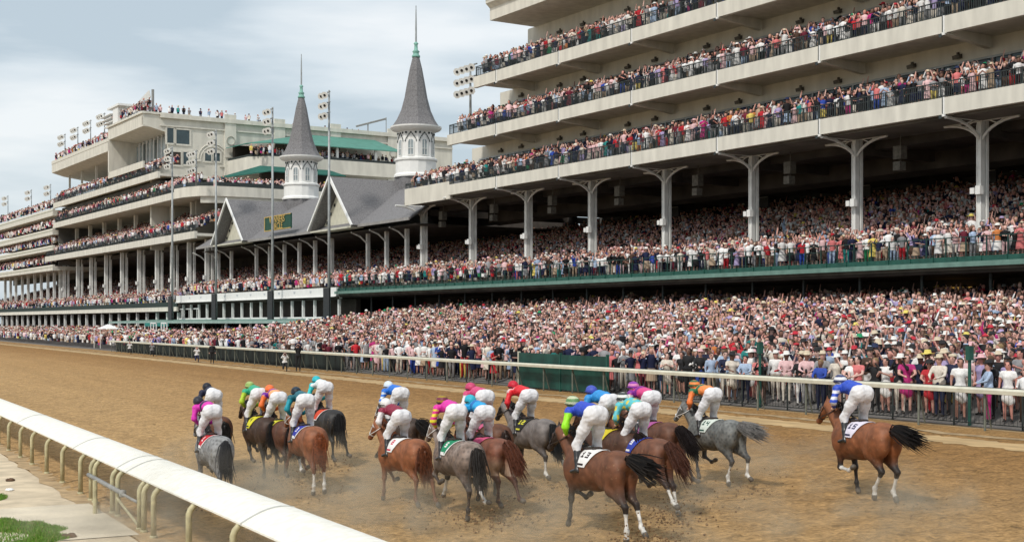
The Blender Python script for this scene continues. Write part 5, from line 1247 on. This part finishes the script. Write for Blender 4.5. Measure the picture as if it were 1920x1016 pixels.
# things that stand where people cannot
bvu = np.stack([B.c * A[:, 0] + B.s * A[:, 1], -B.s * A[:, 0] + B.c * A[:, 1]], 1)
blocked = (A[:, 3] == 1) & (np.abs(bvu[:, 0] - 59.5) < .45) & ((np.abs(((bvu[:, 1] - 46.65 + 4.4) % 8.87) - 4.4) < .5) & (bvu[:, 1] < 112))
A = A[~blocked]; pxl = pxl[~blocked]
dist = A[:, 1]
order = np.argsort(dist + 0 * A[:, 0]); inview = (pxl[order] > 2) & (pxl[order] < 1918) & (A[order, 3] == 0)
near_idx = order[inview][:300]
mask = np.ones(len(A), bool); mask[near_idx] = False
Cn = np.array([(0.0, 27.0)])
def facing(P):
    d = Cn - P[:, :2]; return np.arctan2(d[:, 1], d[:, 0]) + rng.normal(0, .28, len(P))
def crowd():
    Q = A[mask]; yaw = facing(Q); sc = rng.normal(1, .07, len(Q)) ; s_px = FPX / Q[:, 1]
    big = s_px > 24; VV = []; FF = []; CC = []; off = 0
    tsel = rng.integers(0, 1000, len(Q))
    pal = np.zeros((len(Q), 7, 3)); jit = rng.normal(1, .10, (len(Q), 1))
    pal[:, 0] = SKINS[rng.choice(6, len(Q), p=[.27, .22, .22, .11, .07, .11])] * jit; pal[:, 1] = HAIRS[rng.choice(6, len(Q))]
    ti = rng.choice(len(CP), len(Q), p=CW); pal[:, 2] = CP[ti] * rng.normal(1, .1, (len(Q), 1)); pal[:, 3] = CP[rng.choice(len(CP), len(Q), p=BOTW)]
    pal[:, 4] = (.03, .025, .02); pal[:, 5] = HP[rng.choice(len(HP), len(Q), p=HW)]; pal[:, 6] = .7
    pal = np.clip(pal, .005, .82)
    for Ts, m in ((NEAR_T, big), (MINI_T, ~big)):
        ids = np.where(m)[0]
        for k, (tv, tf, ts) in enumerate(Ts):
            ii = ids[tsel[ids] % len(Ts) == k]
            if not len(ii): continue
            c, s = np.cos(yaw[ii])[:, None], np.sin(yaw[ii])[:, None]; q = sc[ii][:, None]; wob = rng.normal(0, .04, (len(ii), 1))
            x = (tv[None, :, 0] + wob * tv[None, :, 2]) * q; y = (tv[None, :, 1]) * q * 1.08; z = tv[None, :, 2] * q
            V = np.stack([x * c - y * s + Q[ii, 0][:, None], x * s + y * c + Q[ii, 1][:, None], z + Q[ii, 2][:, None]], -1)
            n = len(tv); VV.append(V.reshape(-1, 3)); FF.append((tf[None] + (off + np.arange(len(ii)) * n)[:, None, None]).reshape(-1, 4)); CC.append(pal[ii][:, ts].reshape(-1, 3)); off += n * len(ii)
    V = np.concatenate(VV); F = np.concatenate(FF); C = np.concatenate(CC)
    me = bpy.data.meshes.new('crowd'); np_mesh(me, V, F, C); me.materials.append(attr_mat('crowd_clothes', .8, 0, spec=.2))
    o = bpy.data.objects.new('crowd', me); COL.objects.link(o); tag(o, 'dense crowd of spectators packing the apron, tiers and balconies', 'crowd', kind='stuff')
    print('crowd', len(Q), len(V), len(F))
crowd()

# individual spectators nearest to the camera
def figure(arm, dress, tilt=0.0, kneel=False):
    P = [ell((.02, 0, 1.615), (.098, .078, .12), 0), ell((.112, 0, 1.60), (.018, .014, .022), 0), cap((.088, -.045, 1.638), (.088, .045, 1.638), .021, .021, 1), ell((.03, 0, 1.54), (.07, .055, .05), 0), cap((0, 0, 1.44), (.01, 0, 1.56), .052, .05, 0),
         ell((-.022, 0, 1.665), (.112, .096, .105), 1), ell((.05, 0, 1.728), (.05, .075, .035), 1)]
    if dress: P += [cap((-.07, 0, 1.64), (-.09, 0, 1.42), .085, .06, 1)]
    P += [ell((0, 0, 1.30), (.125, .175, .17), 2), cap((0, -.15, 1.41), (0, .15, 1.41), .062, .062, 2), cap((0, 0, 1.02), (0, 0, 1.25), .125, .13, 2), ell((0, 0, .97), (.12, .165, .10), 2 if dress != 0 else 3)]
    if dress == 1: P += [cap((0, 0, .95), (0, 0, .68), .135, .165, 2), cap((0, -.06, .68), (0, .06, .60), .13, .13, 2), ell((.09, 0, 1.30), (.05, .11, .06), 2)]
    if dress == 2: P += [cap((0, 0, .95), (0, 0, .66), .135, .155, 3), ell((.09, 0, 1.30), (.05, .11, .06), 2)]
    if dress == 0: P += [cap((.0, -.075, 1.0), (.0, .075, 1.0), .12, .12, 2)]
    for s in (-1, 1):
        if kneel: q = [(0, s * .09, .95), (.34, s * .12, .72 if s > 0 else .55), (.05 if s < 0 else .30, s * .12, .55 if s < 0 else .30)]
        else: q = [(0, s * .09, .92), (.015, s * .095, .50), (-.01, s * .10, .09)]
        c = 0 if dress else 3
        P += [cap(q[0], q[1], .092, .062, c), cap(q[1], q[2], .058, .038, c), cap(np.array(q[2]) + (-.02, 0, -.045), np.array(q[2]) + (.13, 0, -.055), .038, .03, 4)]
    Aa = {'down': ((-.01, .235, 1.16), (.06, .235, .93)), 'fwd': ((.02, .25, 1.17), (.26, .18, 1.16)), 'up': ((.17, .24, 1.34), (.19, .11, 1.58)), 'high': ((.09, .27, 1.60), (.10, .22, 1.86)), 'lean': ((.13, .23, 1.19), (.34, .10, 1.12)), 'clap': ((.07, .24, 1.17), (.29, .035, 1.28)), 'cross': ((.07, .24, 1.18), (.17, -.04, 1.20))}
    for i, s in enumerate((-1, 1)):
        e, h = (np.array(v) * (1, s, 1) for v in Aa[arm[i]]); sh = np.array((0, s * .185, 1.40)); d = (h - e) / np.linalg.norm(h - e)
        sleeve = 0 if dress == 1 else 2
        P += [cap(sh, sh * .5 + e * .5, .058, .052, 2), cap(sh * .5 + e * .5, e, .048, .044, sleeve), cap(e, h, .042, .030, sleeve if dress != 2 else 0), ell(h + d * .05, (.042, .036, .042), 0), cap(h + d * .05, h + d * .12, .024, .018, 0)]
    return P
FIG = [(('lean', 'lean'), 0, 'leaning on the fence'), (('up', 'up'), 0, 'holding a phone up'), (('down', 'down'), 0, 'arms down'), (('clap', 'clap'), 1, 'hands together'), (('fwd', 'up'), 2, 'one hand raised to the face'), (('lean', 'lean'), 1, 'leaning on the fence'),
       (('high', 'down'), 0, 'one arm raised high'), (('down', 'down'), 1, 'arms down'), (('cross', 'cross'), 0, 'arms crossed'), (('up', 'up'), 1, 'holding a phone up'), (('high', 'high'), 2, 'both arms raised'), (('clap', 'clap'), 0, 'hands together')]
FIGM = []
for a, d, txt in FIG:
    V, Fc, slot = organic(figure(a, d), .031, .028); me = bpy.data.meshes.new('person'); np_mesh(me, V, Fc, mi=slot[Fc[:, 0]]); me.polygons.foreach_set('use_smooth', np.ones(len(Fc), bool))
    for s in range(5): me.materials.append(None)
    FIGM.append((me, d, txt))
def hat_mesh(prof, n=20, squash=1.0):
    m = MB(); m.lathe([(r, z) for r, z in prof], (0, 0), n); m.v = [(x, y * squash, z + (abs(y) > .12) * .02) for x, y, z in m.v]
    me = bpy.data.meshes.new('hat'); me.from_pydata(m.v, [], m.f); me.materials.append(None); me.polygons.foreach_set('use_smooth', [True] * len(m.f)); return me
HATM = [('wide brimmed', hat_mesh([(.10, 1.675), (.225, 1.665), (.23, 1.675), (.11, 1.70), (.105, 1.76), (.085, 1.80), (.01, 1.805)], squash=.92)), ('fedora', hat_mesh([(.10, 1.68), (.165, 1.69), (.168, 1.70), (.105, 1.705), (.095, 1.79), (.05, 1.805), (.01, 1.79)], squash=.85)), ('small tilted', hat_mesh([(.06, 1.72), (.13, 1.735), (.12, 1.75), (.05, 1.80), (.01, 1.84)], squash=.9)), ('flat cap', hat_mesh([(.10, 1.68), (.118, 1.70), (.10, 1.755), (.01, 1.775)]))]
def cmat(name, c): return mat('fabric_' + name.replace(' ', '_'), c, .8, .10, 14)
SKM = [mat('skin_%d' % i, tuple(c), .6, .06, 9) for i, c in enumerate(SKINS)]; HRM = [mat('headhair_%d' % i, tuple(c), .6, .2, 25) for i, c in enumerate(HAIRS)]
SHOE = mat('shoe_dark', (.03, .025, .022), .5, .2, 9)
def make_person(x, y, z, yaw, fi, top, bot, hat, hatc, skin, hair, label, group, scale=1.0):
    me, d, txt = FIGM[fi]; o = bpy.data.objects.new('person', me); COL.objects.link(o)
    o.location = (x, y, z); o.rotation_euler = (0, 0, yaw); o.scale = (scale, scale * 1.04, scale)
    ms = [SKM[skin], HRM[hair], cmat(CLOTH[top][0], CLOTH[top][1]), cmat(CLOTH[bot][0], CLOTH[bot][1]), SHOE]
    for i, m in enumerate(ms): o.material_slots[i].link = 'OBJECT'; o.material_slots[i].material = m
    tag(o, label, 'person', group)
    if hat is not None:
        h = bpy.data.objects.new('hat', HATM[hat][1]); COL.objects.link(h); h.parent = o; h.material_slots[0].link = 'OBJECT'; h.material_slots[0].material = cmat('hat_' + HATC[hatc][0], HATC[hatc][1])
    return o
NEAR = A[near_idx]; nyaw = facing(NEAR)
# posts of the outer rail name the place of each spectator
Tvu = np.stack([T.c * NEAR[:, 0] + T.s * NEAR[:, 1], -T.s * NEAR[:, 0] + T.c * NEAR[:, 1]], 1)
ub0 = T.u(1137, 28.9); CN = {n: i for i, (n, *_ ) in enumerate(CLOTH)}; HN = {n: i for i, (n, *_ ) in enumerate(HATC)}
# front row people at the right edge, as in the photograph (px, figure, top, bottom, hat, hat colour)
FRONT = {1905: (7, 'white', 'white', None, 0), 1876: (2, 'black', 'black', None, 0), 1862: (0, 'light blue', 'magenta', 1, 'black'), 1842: (7, 'lavender', 'lavender', 0, 'pale pink'), 1808: (7, 'white', 'light blue', None, 0),
         1793: (2, 'navy blue', 'black', 3, 'straw'), 1770: (4, 'lavender', 'navy blue', 0, 'straw'), 1748: (5, 'red', 'red', 0, 'black'), 1735: (5, 'coral pink', 'teal', 0, 'yellow'), 1712: (5, 'magenta', 'black', None, 0),
         1685: (1, 'black', 'cream', 0, 'white'), 1606: (5, 'coral pink', 'black', None, 0), 1575: (4, 'cream', 'grey', 0, 'white'), 1540: (0, 'royal blue', 'navy blue', None, 0), 1510: (0, 'pale pink', 'grey', 0, 'straw'), 1475: (0, 'pale pink', 'cream', 0, 'white'), 1450: (2, 'white', 'cream', 1, 'white'),
         1375: (2, 'light blue', 'light blue', None, 0), 1345: (2, 'light blue', 'tan', None, 0), 1298: (2, 'black', 'black', None, 0), 1246: (3, 'cream', 'yellow', None, 0), 1165: (7, 'red', 'red', 0, 'red')}
used = {}
def people():
    recs = []
    npx = 960 + FPX * NEAR[:, 0] / NEAR[:, 1]; row = np.round((Tvu[:, 0] - 30.1) / .66).astype(int); row = np.clip(row, 0, 99)
    for i in range(len(NEAR)):
        fi = int(rng.integers(0, len(FIG)))
        if row[i] == 0: fi = int(rng.choice([0, 5, 2, 3, 0, 5, 1, 4, 7, 11]))
        top = int(rng.choice(len(CLOTH), p=CW)); bot = int(rng.choice(len(CLOTH), p=BOTW)); hat = None
        d = FIGM[fi][1]
        if rng.random() < (.62 if d else .34): hat = int(rng.choice([0, 2, 0] if d else [1, 3, 1]))
        recs.append(dict(i=i, fi=fi, top=top, bot=bot, hat=hat, hc=int(rng.choice(len(HATC), p=HW)), row=int(row[i]), px=float(npx[i]), sk=int(rng.choice(6)), hr=int(rng.choice(6))))
    fr = [r for r in recs if r['row'] <= 1]; taken = set()
    for px, (fi, tp, bt, ht, hc) in FRONT.items():
        c = sorted([r for r in fr if r['i'] not in taken], key=lambda r: abs(r['px'] - px) + r['row'] * 8)
        if c and abs(c[0]['px'] - px) < 20:
            r = c[0]; taken.add(r['i']); r.update(fi=fi, top=CN[tp], bot=CN[bt], hat=ht, hc=HN[hc] if hc else 0)
    rows = ['at the crowd fence', 'just behind the front row', 'in the third row', 'in the fourth row', 'in the fifth row', 'in the sixth row', 'in the seventh row', 'in the eighth row']
    for r in sorted(recs, key=lambda r: (r['row'], -r['px'])):
        i = r['i']; d = FIGM[r['fi']][1]; tn, bn = CLOTH[r['top']][0], CLOTH[r['bot']][0]
        wear = '%s dress' % tn if d == 1 else ('%s blouse and %s skirt' % (tn, bn) if d == 2 else '%s shirt and %s trousers' % (tn, bn))
        if r['hat'] is not None: wear += ' and %s %s' % (HATC[r['hc']][0], ['wide hat', 'fedora', 'small hat', 'flat cap'][r['hat']])
        else: wear = 'bareheaded in ' + wear
        lab = '%s, %s' % (wear[0].upper() + wear[1:] if False else wear, FIG[r['fi']][2])
        opts = [lab, lab + ', ' + rows[min(r['row'], 7)]]
        zone = 'beside the green board' if r['px'] < 1230 else ('behind the orange jockey' if r['px'] < 1400 else ('near the middle green pole' if r['px'] < 1520 else ('behind the last horse' if r['px'] < 1700 else ('near the right green pole' if r['px'] < 1850 else 'at the right edge'))))
        opts += [wear + ', ' + zone, wear + ', ' + rows[min(r['row'], 7)] + ', ' + zone]
        pick = None
        for o_ in opts[1:]:
            if o_ not in used and len(o_.split()) <= 16: pick = o_; break
        if pick is None:
            k = 2
            base = ' '.join(opts[-1].replace('bareheaded in ', '').split()[:11])
            pick = base
            while pick in used: pick = base + ', %s of them from the left' % ['', '', 'second', 'third', 'fourth', 'fifth'][min(k, 5)]; k += 1
        used[pick] = 1
        make_person(NEAR[i, 0], NEAR[i, 1], NEAR[i, 2], nyaw[i], r['fi'], r['top'], r['bot'], r['hat'], r['hc'], r['sk'], r['hr'], pick, 'spectators standing behind the outer rail', float(rng.normal(1, .04)))
people()
# photographers and staff on the sand by the rail
def staff():
    V, Fc, slot = organic(figure(('up', 'up'), 0, kneel=True), .031, .028); me = bpy.data.meshes.new('person'); np_mesh(me, V, Fc, mi=slot[Fc[:, 0]])
    for s in range(5): me.materials.append(None)
    FIGM.append((me, 0, 'kneeling'))
    for px, py, fi, tp, bt, lab in ((243, 664, 12, 'white', 'black', 'kneeling photographer in white shirt, leftmost on the sand by the rail'), (285, 668, 12, 'grey', 'black', 'kneeling photographer in grey shirt, second from left by the rail'), (369, 679, 12, 'white', 'navy blue', 'kneeling photographer in white top and navy trousers near the centre left rail'),
                                    (398, 682, 2, 'black', 'black', 'man in black standing on the sand left of the white shirted kneeler'), (534, 696, 12, 'white', 'black', 'largest kneeling photographer in white shirt and black trousers by the rail'), (559, 696, 1, 'black', 'black', 'standing photographer in black beside the largest kneeling one')):
        X, Y, Z = track_point(px, py, 0); dx, dy = -X - 2, 26 - Y
        o = make_person(X, Y, Z - (.27 if fi == 12 else 0), math.atan2(dy, dx), fi, CN[tp], CN[bt], None, 0, 0, 0, lab, 'photographers on the sand verge'); o.scale = (.84, .9, .84) if fi == 12 else (1.0, 1.04, 1.0)
        if fi == 2: o.scale = (.9, .95, .9)
        if px in (534, 559, 398): 
            c = MB(); c.box(.16, .30, -.06, .06, 1.56, 1.66); c.tube([(.28, 0, 1.61), (.48, 0, 1.61)], [.04, .055], 8); k = c.build('camera', M_black)
            k.location = o.location; k.rotation_euler = o.rotation_euler; k.scale = o.scale; tag(k, 'black long lens camera held by the ' + {534: 'largest kneeling photographer', 559: 'standing photographer in black', 398: 'man in black on the sand'}[px], 'camera')
staff()
print('objects', len(bpy.data.objects))
